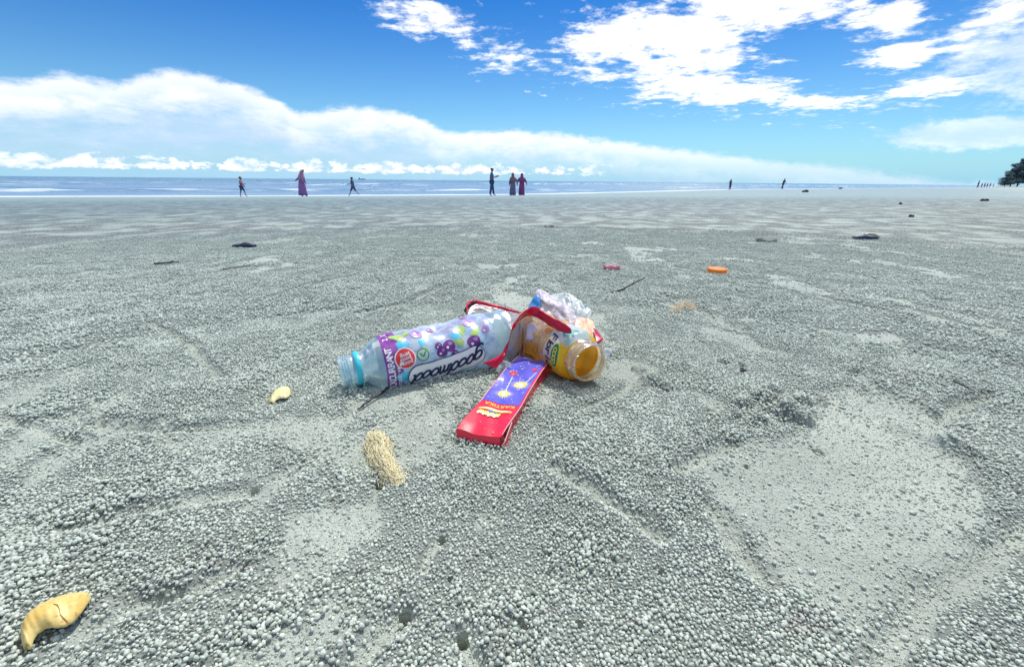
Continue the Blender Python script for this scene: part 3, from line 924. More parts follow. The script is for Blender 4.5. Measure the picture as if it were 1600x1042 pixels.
def label_material():
    ma = bpy.data.materials.new('berry_label'); ma.use_nodes = True
    w = NT(ma.node_tree); w.n.clear()
    out = w.node('ShaderNodeOutputMaterial')
    at = w.node('ShaderNodeAttribute', attribute_name='lab').outputs['Vector']
    sp = w.node('ShaderNodeSeparateXYZ'); w.l.new(at, sp.inputs[0])
    s_, t_ = sp.outputs[0], sp.outputs[1]
    V = w.vec(w.mul(s_, 36), w.mul(t_, 1.1), 0)
    n1, n2 = w.noise(V, 1.0, 5, .6, .4), w.noise(V, 3.3, 5, .6, .3)
    c0 = w.mix(w.smooth(n1, .42, .62), (.84, .87, .92), (.36, .66, .84))
    c0 = w.mix(w.mul(w.smooth(w.add(n2, w.mul(w.smooth(t_, 1.3, .1), .12)), .52, .66), .75), c0, (.44, .32, .66))
    c0 = w.mix(w.mul(w.smooth(n2, .42, .34), .5), c0, (.80, .86, .80))
    edge = w.add(s_, w.mul(w.sub(w.noise(w.vec(w.mul(t_, 2), 0, 0), 1, 2), .5), .002))
    band = w.smooth(edge, .0630, .0620)
    c0 = w.mix(band, c0, w.mix(w.smooth(n2, .3, .7), (.17, .02, .25), (.33, .08, .42)))
    b = w.node('ShaderNodeBsdfPrincipled'); w.l.new(c0, b.inputs['Base Color']); b.inputs['Roughness'].default_value = .28
    bp = w.node('ShaderNodeBump'); bp.inputs['Strength'].default_value = .35; bp.inputs['Distance'].default_value = .001
    w.l.new(n2, bp.inputs['Height']); w.l.new(bp.outputs[0], b.inputs['Normal'])
    tr = w.node('ShaderNodeBsdfTransparent'); tr.inputs[0].default_value = (.9, .95, 1, 1)
    mx = w.node('ShaderNodeMixShader')
    w.l.new(w.math('MAXIMUM', w.mul(band, .9), w.smooth(n1, .35, .65, .35, .72)), mx.inputs[0])
    w.l.new(tr.outputs[0], mx.inputs[1]); w.l.new(b.outputs[0], mx.inputs[2])
    w.l.new(mx.outputs[0], out.inputs[0])
    return ma

def PX(L, u, v):
    """nearest (s, th) on a lathe for a picture point: search the seen surface"""
    best = None
    d = ray(u, v).normalized()
    for i in range(90):
        s = L.L * i / 89
        for k in range(72):
            th = -.9 + k * (4.0 / 71)
            p = L.P(s, th)
            n = (L.e1 * math.cos(th) + L.e2 * math.sin(th))
            if n.dot(p - CAM) > 0: continue
            q = p - CAM
            e = (q - d * q.dot(d)).length
            if best is None or e < best[0]: best = (e, s, th)
    return best[1], best[2]

# ------------------------------------------------------------------ clear bottle with berry label
root = empty('drink_bottle')
tag(root, 'clear empty drink bottle with purple and blue berry label lying on the sand', 'bottle')
ss = sorted(set([s for s, r in B_PROF] + [i * .209 / 70 for i in range(71)]))
juice_body = juice.shell('bottle_body', ss, 64, 0, 0, 2 * math.pi, M_CLEAR, root, cap_end=True)
bm = bmesh.new()
for k in range(3):   # screw thread
    s0 = .003 + k * .0027
    tube(bm, [juice.P(s0 + .0022 * j / 40, j * 2 * math.pi / 40, .0004) for j in range(37)], .0006, 5)
mkbm('screw_thread', bm, M_CLEAR, juice_body)
juice.shell('neck_ring', [.0156, .0160, .0212, .0216], 48, .0007, 0, 2 * math.pi, M_RINGBLUE, root)
lab = juice.shell('label', [.0445 + (.1745 - .0445) * i / 48 for i in range(49)], 64, .00035, 0, 2 * math.pi, label_material(), root, uv=True)
bpts = [(703, 541, .0075, 0), (690, 550, .0062, 0), (742, 534, .0080, 0), (684, 541, .0045, 0), (731, 505, .0075, 1), (649, 522, .0072, 1), (712, 552, .005, 0), (722, 497, .0055, 1), (757, 515, .005, 1), (672, 516, .004, 1)]
for i, (u, v, r_, mi) in enumerate(bpts):
    s, th = PX(juice, u, v); bm = bmesh.new()
    juice.disc(bm, s, th, r_, .0007 + .00004 * i, .95, .3 * i, 20, mi, .05, i)
    juice.disc(bm, s + r_ * .25, th - r_ * .35 / .033, r_ * .34, .0012 + .00004 * i, .9, 0, 12, 2, .1, i + 3)
    juice.disc(bm, s - r_ * .3, th + r_ * .2 / .033, r_ * .22, .0012 + .00004 * i, .9, 0, 10, 3, .1, i + 5)
    mkbm('printed_berry', bm, [M_BERRY, M_BERRY2, M_BERRY2, M_WHITEINK], lab, False)
for i, (u, v, r_) in enumerate([(621, 527, .0085), (719, 516, .0075), (743, 517, .0068), (718, 534, .0065), (668, 548, .0042), (632, 523, .005)]):
    s, th = PX(juice, u, v); bm = bmesh.new()
    juice.disc(bm, s, th, r_, .0006 + .00003 * i, .6, .5 + i, 16, 0, .22, i)
    mkbm('printed_leaf', bm, M_LEAF, lab, False)
for i, (u, v, r_) in enumerate([(627, 541, .007), (630, 590, .0075), (660, 535, .005), (640, 586, .006), (712, 525, .006), (696, 560, .005)]):
    s, th = PX(juice, u, v); bm = bmesh.new()
    juice.disc(bm, s, th, r_, .0005 + .00002 * i, .7, 1.0 * i, 18, 0, .25, i + 7)
    mkbm('printed_splash', bm, M_CYANINK, lab, False)
# swoosh behind the name, then the name itself in joined up strokes, upside down
s1, t1 = PX(juice, 752, 549); s0, t0 = PX(juice, 644, 589)
def along(k): return (s1 + (s0 - s1) * k, t1 + (t0 - t1) * k + .10 * math.sin(k * math.pi))
bm = bmesh.new()
def cap_pts(ext): return [along(-.03 - ext + (1.08 + 2 * ext) * i / 40) for i in range(41)]
def swoosh(width, off, mi, ext):
    pts = cap_pts(ext)
    n = len(pts); rad = .0335; Lp, Rp = [], []
    for i, (s, t) in enumerate(pts):
        k = min(i, n - 1 - i) / 5.0
        wd = width * (math.sqrt(max(0.02, 1 - (1 - min(1, k)) ** 2))) * (1 + .35 * (i / n))
        a, b = pts[max(0, i - 1)], pts[min(n - 1, i + 1)]
        tx, ty = b[0] - a[0], (b[1] - a[1]) * rad; l = math.hypot(tx, ty)
        nx, ny = -ty / l * wd / 2, tx / l * wd / 2
        row = []
        for j in range(5):
            q = 1 - j / 2
            row.append(bm.verts.new(juice.P(s + nx * q, t + ny * q / rad, off)))
        Lp.append(row)
    for i in range(n - 1):
        for j in range(4):
            f = bm.faces.new((Lp[i][j], Lp[i + 1][j], Lp[i + 1][j + 1], Lp[i][j + 1])); f.material_index = mi
swoosh(.0225, .0018, 0, .010)
swoosh(.0210, .0022, 1, 0.0)
mkbm('name_swoosh', bm, [M_NAVY, M_WHITEINK], lab, False)
def oval(cx, cy, rx, ry, a0=0, a1=360, sl=.25, n=18):
    return [(cx + rx * math.cos(R(a0 + (a1 - a0) * i / n)) + sl * ry * math.sin(R(a0 + (a1 - a0) * i / n)), cy + ry * math.sin(R(a0 + (a1 - a0) * i / n))) for i in range(n + 1)]
strokes = []
xs_ = 0
for ch in 'goodmood':
    if ch == 'o': strokes.append(oval(xs_ + .5, .5, .42, .48)); xs_ += .98
    elif ch == 'g':
        strokes.append(oval(xs_ + .5, .5, .42, .48))
        strokes.append([(xs_ + 1.03, .95), (xs_ + .92, .3), (xs_ + .80, -.35), (xs_ + .55, -.68), (xs_ + .15, -.66), (xs_ - .12, -.40)]); xs_ += 1.1
    elif ch == 'd':
        strokes.append(oval(xs_ + .5, .5, .42, .48))
        strokes.append([(xs_ + 1.22, 1.65), (xs_ + 1.08, 1.0), (xs_ + .95, .2), (xs_ + 1.02, .02), (xs_ + 1.2, .12)]); xs_ += 1.2
    elif ch == 'm':
        strokes.append([(xs_ + .05, -.02), (xs_ + .22, .95)])
        strokes.append([(xs_ + .18, .7), (xs_ + .45, .98), (xs_ + .66, .85), (xs_ + .56, -.02)])
        strokes.append([(xs_ + .66, .7), (xs_ + .92, .98), (xs_ + 1.14, .82), (xs_ + 1.03, .1), (xs_ + 1.2, -.02)]); xs_ += 1.25
TW = xs_
bm = bmesh.new()
seglen = math.hypot(s0 - s1, (t0 - t1) * .0335)
unit = seglen / TW
dirs = ((s0 - s1) / seglen, (t0 - t1) * .0335 / seglen)
for i, st in enumerate(strokes):
    pts = []
    # resample
    for (ax, ay), (bx, by) in zip(st[:-1], st[1:]):
        for j in range(3): pts.append((ax + (bx - ax) * j / 3, ay + (by - ay) * j / 3))
    pts.append(st[-1])
    W = []
    for x, y in pts:
        k = x / TW
        sb, tb = along(k)
        yy = (y - .45) * unit * 1.0
        W.append((sb + yy * (-dirs[1]) * -1 * -1, tb + yy * dirs[0] * -1 / .0335))
    juice.ribbon(bm, W, unit * .27, .0026 + .00003 * (i % 3))
mkbm('brand_lettering', bm, M_NAVY, lab, False)
# round badge
sB, tB = PX(juice, 634, 560)
bm = bmesh.new()
juice.disc(bm, sB, tB, .0116, .0010, 1, 0, 32, 0)
juice.disc(bm, sB, tB, .0104, .0014, 1, 0, 32, 1)
mkbm('round_badge', bm, [M_WHITEINK, M_REDINK], lab, False)
for k, (tx, off) in enumerate((('Buat', .0042), ('good', 0.0), ('Mood', -.0046))):
    juice.text(tx, .0062, sB - .0 * k, tB - off / .0325, (.98, -.2), (-.2, -.98), .0018, 'badge_lettering', M_WHITEINK, lab, .1, .0001)
sB, tB = PX(juice, 662, 553)
bm = bmesh.new()
juice.disc(bm, sB, tB, .0068, .0010, 1, 0, 28, 0)
juice.disc(bm, sB, tB, .0057, .0013, 1, 0, 28, 1)
juice.ribbon(bm, [(sB - .003, tB - .06), (sB + .0002, tB + .06), (sB + .0036, tB - .10)], .0014, .0017, 0)
mkbm('check_mark', bm, [M_GREENINK, M_PALEGREEN], lab, False)
for i, ch in enumerate('BLACKCURRANT'):
    th = R(152) - i * R(9.7)
    juice.text(ch, .0098, .0505, th, (0, -1), (-1, 0), .0008, 'flavour_lettering', M_WHITEINK, lab, 0, .0002)
for i, ch in enumerate('FLAVOURED WATER'):
    th = R(140) - i * R(5.2)
    if ch != ' ': juice.text(ch, .0050, .0580, th, (0, -1), (-1, 0), .0008, 'flavour_lettering', M_WHITEINK, lab, 0, .0001)
for i, ch in enumerate('2.0'):
    juice.text(ch, .0085, .0510, R(18) - i * R(9), (0, -1), (-1, 0), .0008, 'flavour_lettering', M_WHITEINK, lab, 0, .0001)
rebase_empty(root, (juice.P(.1, 0).x, juice.P(.1, 0).y, 0))

# ------------------------------------------------------------------ wide mouthed orange bottle
def orange_label_material():
    ma = bpy.data.materials.new('orange_juice_label'); ma.use_nodes = True
    w = NT(ma.node_tree); b = w.n['Principled BSDF']
    at = w.node('ShaderNodeAttribute', attribute_name='lab').outputs['Vector']
    sp = w.node('ShaderNodeSeparateXYZ'); w.l.new(at, sp.inputs[0])
    s_, t_ = sp.outputs[0], sp.outputs[1]
    n = w.noise(w.vec(w.mul(s_, 60), w.mul(t_, 2), 0), 1.0, 5, .6, .5)
    n2 = w.noise(w.vec(w.mul(s_, 40), w.mul(t_, 1.3), 3.3), 1.0, 4, .6, .5)
    e = w.add(s_, w.mul(w.sub(n, .5), .012))
    c0 = w.mix(w.smooth(n, .35, .65), (.98, .52, .010), (1.0, .74, .03))
    white = w.mul(w.smooth(e, .0285, .0315), w.smooth(e, .080, .077))
    c0 = w.mix(white, c0, w.mix(w.smooth(n2, .45, .6), (.84, .83, .76), (.80, .70, .12)))
    topw = w.mul(w.smooth(t_, R(58), R(40)), w.smooth(t_, R(-40), R(-20)))
    c0 = w.mix(topw, c0, w.mix(w.smooth(n2, .4, .6), (.78, .84, .92), (.42, .72, .70)))
    w.l.new(c0, b.inputs['Base Color'])
    b.inputs['Roughness'].default_value = .3
    bp = w.node('ShaderNodeBump'); bp.inputs['Strength'].default_value = .5; bp.inputs['Distance'].default_value = .0015
    w.l.new(n, bp.inputs['Height']); w.l.new(bp.outputs[0], b.inputs['Normal'])
    tl = w.node('ShaderNodeBsdfTranslucent'); w.l.new(c0, tl.inputs[0])
    mx = w.node('ShaderNodeMixShader'); mx.inputs[0].default_value = .42
    w.l.new(b.outputs[0], mx.inputs[1]); w.l.new(tl.outputs[0], mx.inputs[2]); w.l.new(mx.outputs[0], w.n['Material Output'].inputs[0])
    return ma
M_AMBER = film('amber_bottle_plastic', (1.0, .80, .30), .30, (1.0, .56, .03), .2, 90, .5, .5)
M_PALEAMBER = film('pale_mouth_plastic', (.99, .95, .85), .48, (.95, .82, .60), .18, 90, .3, .6)
root = empty('drink_bottle')
tag(root, 'short wide-mouthed bottle with orange and white label, open end facing the camera', 'bottle')
ss = sorted(set([s for s, r in F_PROF if s >= .0165] + [.0165 + i * .1335 / 56 for i in range(57)]))
ob = orange.shell('bottle_body', ss, 64, 0, 0, 2 * math.pi, M_AMBER, root, cap_end=True)
nk = orange.shell('bottle_neck', [s for s, r in F_PROF if s < .0165] + [.0165], 56, 0, 0, 2 * math.pi, M_PALEAMBER, root)
orange.shell('mouth_rim', [0.0003, 0.0, .0012, .002], 56, .0006, 0, 2 * math.pi, M_PALEAMBER, nk)
bm = bmesh.new()
for k in range(2):
    s0_ = .003 + k * .0032
    tube(bm, [orange.P(s0_ + .0026 * j / 44, j * 2 * math.pi / 44, .0004) for j in range(41)], .0007, 5)
mkbm('screw_thread', bm, M_PALEAMBER, nk)
olab = orange.shell('label', [.0185 + (.0535 - .0185) * i / 32 for i in range(33)], 64, .0006, R(-150), R(185), orange_label_material(), root, uv=True)
sF, tF = PX(orange, 868, 560)
print('florida', sF, math.degrees(tF))
sF = .0425
txt = 'Florida'
for i, ch in enumerate(txt):
    orange.text(ch, .0165, sF, tF + R(-44) + i * R(14.0) - (R(6) if i > 1 else 0), (0, 1), (-1, 0), .0012, 'brand_lettering', M_NAVY, olab, .12, .0004)
bm = bmesh.new()
orange.disc(bm, .0295, tF + R(-6), .0145, .0010, .46, R(90), 30, 0)
orange.disc(bm, .0295, tF + R(-6), .0135, .0013, .42, R(90), 30, 1)
mkbm('green_badge', bm, [M_YELLOW, M_GREENINK], olab, False)
for i, ch in enumerate('COCO'):
    orange.text(ch, .0075, .0295, tF + R(-19 + 9.0 * i), (0, 1), (-1, 0), .0017, 'badge_lettering', M_YELLOW, olab, 0, .0002)
for i in range(26):
    pass
bm = bmesh.new()
for i in range(9):
    th = tF + R(58 + i * 4)
    orange.ribbon(bm, [(.036 + .001 * (i % 2), th), (.049, th)], .0009, .0012)
mkbm('small_print', bm, M_NAVY, olab, False)
bm = bmesh.new()
for i, th in enumerate((12, 20, 27)):
    orange.ribbon(bm, [(.027 + .003 * i + .004 * math.sin(j * .4), R(th - 14 + j * 2)) for j in range(12)], .0030, .0011 + .0001 * i)
mkbm('teal_swirl', bm, mat('teal_print', (.05, .40, .38), .35), olab, False)
rebase_empty(root, (orange.P(.07, 0).x, orange.P(.07, 0).y, 0))

# ------------------------------------------------------------------ red carton
M_REDCARD = mat('red_card', (.74, .010, .045), .36, .5, .10, 70, .25, 300, coat=.25)
_w = NT(M_REDCARD.node_tree); _b = _w.n['Principled BSDF']; _src = _b.inputs['Base Color'].links[0].from_socket
_tc = _w.node('ShaderNodeTexCoord').outputs['Object']
_sc = _w.mul(_w.smooth(_w.noise(_w.scale(_tc, (1, 1, 1)), 130, 8, .72, .8), .60, .72), .55)
_w.l.new(_w.mix(_sc, _src, (.80, .34, .34)), _b.inputs['Base Color'])
M_PINKEDGE = mat('worn_card_edge', (.82, .50, .50), .6)
M_BLUECARD = mat('blue_night_print', (.10, .10, .58), .3, .5, .55, 42, coat=.25)
M_PALEBURST = mat('pale_burst_print', (.60, .58, .86), .4)
zb = gz(bx_fl.x + .03, bx_fl.y + .08) + .0035
def B(l, q, h):
    sag = -.0018 * math.sin(math.pi * max(0, min(1, q / BOX_W))) * (h / BOX_T) * (.5 + .5 * math.sin(l * 40 + 1))
    drop = -.0016 * max(0, 1 - l / .012) ** 1.5 * (h / BOX_T)
    w_ = .0005 * math.sin(l * 55) * (h / BOX_T) + .0004 * math.sin(q * 300 + l * 100)
    return Vector((bx_fl.x, bx_fl.y, zb - .002)) + bx_dir * (l + .0008 * math.sin(q * 200)) + bx_side * (q + .0010 * math.sin(l * 42)) + Vector((0, 0, h + sag + drop + w_))
def lq(u, v):
    p = at_z(u, v, BOX_T + zb - .002) - bx_fl
    return p.dot(bx_dir), p.dot(bx_side)
root = empty('carton')
tag(root, 'flattened red carton with a blue sparkler picture pointing towards the camera', 'carton')
def patch(name, fn, nu, nv, ma, parent, flip=False):
    V = [fn(i / nu, j / nv) for i in range(nu + 1) for j in range(nv + 1)]
    F = []
    for i in range(nu):
        for j in range(nv):
            a = i * (nv + 1) + j
            f = (a, a + 1, a + nv + 2, a + nv + 1)
            F.append(f[::-1] if flip else f)
    return mk(name, V, F, ma, parent)
ox = Vector((0, 0, .0006))
top = patch('top_panel', lambda a, b: B(a * BOX_L, b * BOX_W, BOX_T), 50, 14, M_REDCARD, root, True)
patch('side_panel', lambda a, b: B(a * BOX_L, BOX_W - .0009 * math.sin(math.pi * b) + .0006, .0004 + b * BOX_T) , 44, 6, M_REDCARD, root)
patch('side_panel', lambda a, b: B(a * BOX_L, 0 - .0004, b * BOX_T), 44, 6, M_REDCARD, root, True)
patch('bottom_panel', lambda a, b: B(a * BOX_L, b * BOX_W, 0), 30, 6, M_REDCARD, root)
patch('end_flap', lambda a, b: B(-.0003 - .0010 * math.sin(math.pi * b) * (.6 + .4 * math.sin(a * 9)), a * BOX_W * .995, b * BOX_T * .985), 16, 8, M_REDCARD, root, False)
patch('torn_tab', lambda a, b: B(-.001 + a * .024, BOX_W + .0014 + .0032 * (1 - a) * (1 - .3 * b), .0006 + b * BOX_T * (.55 + .35 * a)), 8, 5, M_REDCARD, root)
bm = bmesh.new()
tube(bm, [B(a * .012 * 14 + .002, BOX_W + .0004, BOX_T + .0002) for a in [i / 30 for i in range(31)]], .00035, 5)
tube(bm, [B(.047 + a * (BOX_L - .047), .0004, BOX_T + .0003) for a in [i / 30 for i in range(31)]], .00045, 5)
tube(bm, [B(-.001 + a * .024, BOX_W + .0014 + .0032 * (1 - a) * .7, .0006 + BOX_T * (.55 + .35 * a)) for a in [i / 8 for i in range(9)]], .0004, 5)
mkbm('worn_edge', bm, M_PINKEDGE, root)
l_blue = lq(756, 625)[0]
print('box l_blue', l_blue, 'L', BOX_L)
pic = patch('picture_panel', lambda a, b: B(l_blue + a * (BOX_L - l_blue - .001), .0012 + b * (BOX_W - .0030), BOX_T) + Vector((0, 0, .0003)), 40, 14, M_BLUECARD, top, True)
def onbox(l, q, h): return B(l, q, BOX_T) + Vector((0, 0, h))
def bdisc(bm, l, q, r, h, mi=0, n=22, spike=0.0, asp=1.0):
    c = bm.verts.new(onbox(l, q, h)); mid, ring = [], []
    for k in range(n):
        a = k * 2 * math.pi / n
        rr = r * (1 - spike * (k % 2))
        mid.append(bm.verts.new(onbox(l + rr * .5 * math.sin(a) * asp, q + rr * .5 * math.cos(a), h)))
        ring.append(bm.verts.new(onbox(l + rr * math.sin(a) * asp, q + rr * math.cos(a), h)))
    for k in range(n):
        f = bm.faces.new((c, mid[k], mid[(k + 1) % n])); f.material_index = mi
        f = bm.faces.new((mid[k], ring[k], ring[(k + 1) % n], mid[(k + 1) % n])); f.material_index = mi
bm = bmesh.new()
def clampq(lq_): return (min(BOX_L - .012, max(l_blue + .004, lq_[0])), min(BOX_W - .005, max(.005, lq_[1])))
for i, (u, v, r_) in enumerate([(787, 615, .0115), (819, 602, .0125)]):
    l, q = clampq(lq(u, v))
    q = min(BOX_W - .012, max(.0125, q))
    bdisc(bm, l, q, r_, .0006, 0, 44, .62)
    bdisc(bm, l, q, r_ * .62, .0008, 1, 36, .30)
    bdisc(bm, l, q, r_ * .26, .0010, 0, 20, .1)
rnd = random.Random(3)
for i in range(46):
    l, q = l_blue + .004 + rnd.random() * (BOX_L - l_blue - .02), .003 + rnd.random() * (BOX_W - .007)
    bdisc(bm, l, q, .0004 + .0007 * rnd.random(), .0009, 0, 6)
mkbm('sparkler_burst', bm, [M_PALEBURST, M_YELLOW], pic, False)
bm = bmesh.new()
l, q = clampq(lq(803, 584)); bdisc(bm, l, q, .0055, .0007, 0, 16, .25)
l, q = clampq(lq(836, 578)); bdisc(bm, l, q, .004, .0007, 0, 14, .25)
mkbm('red_spark', bm, mat('red_spark_print', (.75, .04, .05), .35), pic, False)
bm = bmesh.new()
for (u, v, u2, v2) in ((784, 622, 802, 590), (812, 608, 840, 584)):
    l, q = lq(u, v); l2, q2 = lq(u2, v2)
    q = min(BOX_W - .004, max(.003, q)); q2 = min(BOX_W - .004, max(.003, q2)); l2 = min(BOX_L - .004, l2)
    n_ = Vector((q2 - q, -(l2 - l))).normalized() * .0004
    vs = [bm.verts.new(onbox(l + n_.x, q + n_.y, .0011)), bm.verts.new(onbox(l2 + n_.x, q2 + n_.y, .0011)), bm.verts.new(onbox(l2 - n_.x, q2 - n_.y, .0011)), bm.verts.new(onbox(l - n_.x, q - n_.y, .0011))]
    bm.faces.new(vs)
mkbm('sparkler_wire', bm, M_WHITEINK, pic, False)
V, F = text_mesh('KARTIKA', .0068, 0, .0002, 1.12)
lt, qt = l_blue - .0052, BOX_W * .52
mk('title_lettering', [onbox(lt - y, qt - x, .0006) for x, y in V], F, M_GOLD, top, False)
bm = bmesh.new()
le = l_blue - .0125
for sgn in (0, 1):
    for j in range(16):
        x0, x1 = -.0165 + .033 * j / 16, -.0165 + .033 * (j + 1) / 16
        f0 = lambda x: le - .0022 * sgn - 9.0 * x * x + (.0004 if sgn else 0)
        w0 = .0013 * (1 - (x0 / .019) ** 2) + .0002; w1 = .0013 * (1 - (x1 / .019) ** 2) + .0002
        vs = [bm.verts.new(onbox(f0(x0) - w0, BOX_W * .5 + x0, .0006)), bm.verts.new(onbox(f0(x1) - w1, BOX_W * .5 + x1, .0006)), bm.verts.new(onbox(f0(x1) + w1 * .6, BOX_W * .5 + x1, .0006)), bm.verts.new(onbox(f0(x0) + w0 * .6, BOX_W * .5 + x0, .0006))]
        f = bm.faces.new(vs); f.material_index = sgn
mkbm('banner_print', bm, [mat('cream_print', (.84, .70, .42), .4), M_GOLD], top, False)
bm = bmesh.new()
bdisc(bm, le - .0062, BOX_W * .46, .0062, .0006, 0, 26, .22, .62)
for k in range(8):
    u_ = k / 7.0
    l0, q0 = le - .0118 + .0016 * abs(u_ - .5) * 2, BOX_W * .42 - .0105 + .0195 * u_
    bdisc(bm, l0 + .0014 * (k % 2), q0, .00155, .0009 + .00002 * k, 1, 12, 0, 2.1)
    bdisc(bm, l0 + .0022, q0 + .0006, .0011, .0012 + .00002 * k, 2, 10, 0, 1.5)
mkbm('emblem', bm, [mat('dull_blue_print', (.08, .12, .36), .4), mat('cream_petal_print', (.84, .74, .50), .4), M_YELLOW], top, False)
rebase_empty(root, B(BOX_L / 2, BOX_W / 2, 0))
# ------------------------------------------------------------------ torn wrappers
def smooth_path(pts, n):
    """Catmull-Rom through points"""
    out = []
    P_ = [pts[0]] + list(pts) + [pts[-1]]
    m_ = len(pts) - 1
    for i in range(n + 1):
        t = i / n * m_; k = min(int(t), m_ - 1); t -= k
        a, b, c, d = P_[k], P_[k + 1], P_[k + 2], P_[k + 3]
        out.append(.5 * ((2 * b) + (c - a) * t + (2 * a - 5 * b + 4 * c - d) * t * t + (3 * b - a - 3 * c + d) * t ** 3))
    return out
def ruled(name, A, Bc, na, nb, ma, parent, amp=.002, freq=60, seed=0, thick=.0002):
    a, b = smooth_path(A, na), smooth_path(Bc, na)
    V = []
    for i in range(na + 1):
        for j in range(nb + 1):
            t = j / nb
            p = a[i].lerp(b[i], t)
            e = math.sin(math.pi * t) ** .5
            k = amp * e
            nx = float(fbm(np.array([p.x * freq + 3.1 * seed]), np.array([p.z * freq + p.y * freq * .7]), seed, 3)[0]) - .5
            nz = abs(float(fbm(np.array([p.x * freq * 1.3 + seed]), np.array([p.y * freq * 1.1 - p.z * freq]), seed + 9, 3)[0]) - .5)
            V.append(p + Vector((.3 * nx, 1.6 * nx, 2.2 * nz - .4 * abs(nx))) * k)
    F = []
    for i in range(na):
        for j in range(nb):
            q = i * (nb + 1) + j
            F.append((q, q + 1, q + nb + 2, q + nb + 1))
    o = mk(name, V, F, ma, parent)
    if thick:
        md_ = o.modifiers.new('thickness', 'SOLIDIFY'); md_.thickness = thick
    return o
def strip(name, pts, widths, dirv, ma, parent, n=40, thick=.0004, twist=None):
    c = smooth_path(pts, n)
    V = []
    for i, p in enumerate(c):
        k = i / n * (len(widths) - 1); j = min(int(k), len(widths) - 2)
        wd = widths[j] + (widths[j + 1] - widths[j]) * (k - j)
        t = (c[min(i + 1, n)] - c[max(i - 1, 0)]).normalized()
        s_ = Vector(dirv) - t * t.dot(Vector(dirv)); s_.normalize()
        for q in (-.5, -.17, .17, .5):
            V.append(p + s_ * wd * q * (1 + .05 * math.sin(i * 1.3)) + t.cross(s_) * (.0003 * math.sin(i * .9 + q * 4) + .0006 * math.sin(i * .37 + q * 2)))
    F = []
    for i in range(n):
        for j in range(3):
            q = i * 4 + j
            F.append((q, q + 1, q + 5, q + 4))
    o = mk(name, V, F, ma, parent)
    md_ = o.modifiers.new('thickness', 'SOLIDIFY'); md_.thickness = thick
    return o
M_REDFILM = mat('red_film', (.70, .006, .045), .28, .5, .15, 140, .3, 220)
M_MAROON = film('dark_red_film', (.62, .20, .26), .45, (.25, .02, .05), .2, 120, .5)
M_FILM = film('crinkled_clear_film', (.98, .98, .98), .74, (.88, .84, .86), .25, 120, .5, .5)
M_FILMB = film('pale_blue_film', (.94, .97, .99), .45, (.88, .94, .97), .3, 120, .4, .4)
M_BROWNFILM = film('grey_brown_film', (.97, .94, .92), .84, (.62, .52, .54), .25, 120, .5, .5)

def streak_material(name, cols, sx, sy, clear=.2):
    ma = bpy.data.materials.new(name); ma.use_nodes = True
    w = NT(ma.node_tree); b = w.n['Principled BSDF']
    tc = w.node('ShaderNodeTexCoord').outputs['Object']
    n = w.noise(w.scale(tc, (sx, sy, sy)), 1.0, 5, .62, .6)
    rp = w.node('ShaderNodeValToRGB'); w.l.new(n, rp.inputs[0])
    e = rp.color_ramp.elements
    e[0].position = .30; e[0].color = (*cols[0], 1); e[1].position = .70; e[1].color = (*cols[-1], 1)
    for i, c_ in enumerate(cols[1:-1]):
        q = e.new(.30 + .40 * (i + 1) / (len(cols) - 1)); q.color = (*c_, 1)
    w.l.new(rp.outputs[0], b.inputs['Base Color']); b.inputs['Roughness'].default_value = .42
    bp = w.node('ShaderNodeBump'); bp.inputs['Strength'].default_value = .4; bp.inputs['Distance'].default_value = .002
    w.l.new(w.noise(tc, 130, 4, .6, .5), bp.inputs['Height']); w.l.new(bp.outputs[0], b.inputs['Normal'])
    out = w.n['Material Output']
    tr = w.node('ShaderNodeBsdfTransparent'); mx = w.node('ShaderNodeMixShader'); mx.inputs[0].default_value = 1 - clear
    w.l.new(tr.outputs[0], mx.inputs[1]); w.l.new(b.outputs[0], mx.inputs[2]); w.l.new(mx.outputs[0], out.inputs[0])
    return ma
M_MAUVE = streak_material('mauve_print_film', [(.52, .46, .42), (.82, .78, .82), (.56, .44, .58), (.88, .86, .90), (.66, .48, .42)], 55, 90, .35)
M_STRIPE = streak_material('orange_stripe_film', [(.78, .10, .08), (.85, .50, .32), (.86, .74, .50), (.82, .36, .26), (.84, .62, .60)], 190, 12, .1)
M_BLUEPATCH = mat('bright_blue_film', (.05, .30, .72), .3, .5, .35, 120)

root = empty('plastic_wrapper')
tag(root, 'torn clear wrapper with red edging tented over the bottle ends', 'wrapper')
yA = [.555, .57, .585, .59, .59, .585, .575, .56, .545]
A_px = [(729, 494), (730, 483), (741, 475), (768, 479), (798, 488), (830, 498), (866, 507), (902, 519), (926, 524)]
A_pts = [at_y(u, v, y) for (u, v), y in zip(A_px, yA)]
B_px = [(774, 567), (787, 551), (795, 533), (799, 516), (808, 502), (820, 490), (833, 486), (846, 493), (864, 504), (882, 513), (893, 517)]
yB = [.458, .463, .468, .474, .482, .494, .502, .498, .482, .460, .452]
B_pts = [at_y(u, v, y) for (u, v), y in zip(B_px, yB)]
ruled('clear_film', A_pts[3:], [B_pts[3], B_pts[4], B_pts[5], B_pts[6], B_pts[7], B_pts[9]], 30, 16, M_FILM, root, .006, 70, 3)
ruled('clear_film', A_pts[:4], [at_y(752, 520, .556), at_y(768, 500, .566), at_y(785, 497, .562), at_y(800, 503, .55)], 20, 8, M_FILM, root, .004, 70, 5)
strip('red_edging', A_pts, [.008, .014, .011, .007, .009, .0095, .009, .008, .005], (0, .25, 1), M_REDFILM, root, 60)
strip('red_edging', B_pts, [.006, .0036, .0034, .0038, .0052, .0090, .0130, .0125, .0130, .0115, .006], (0, -.15, 1), M_REDFILM, root, 70)
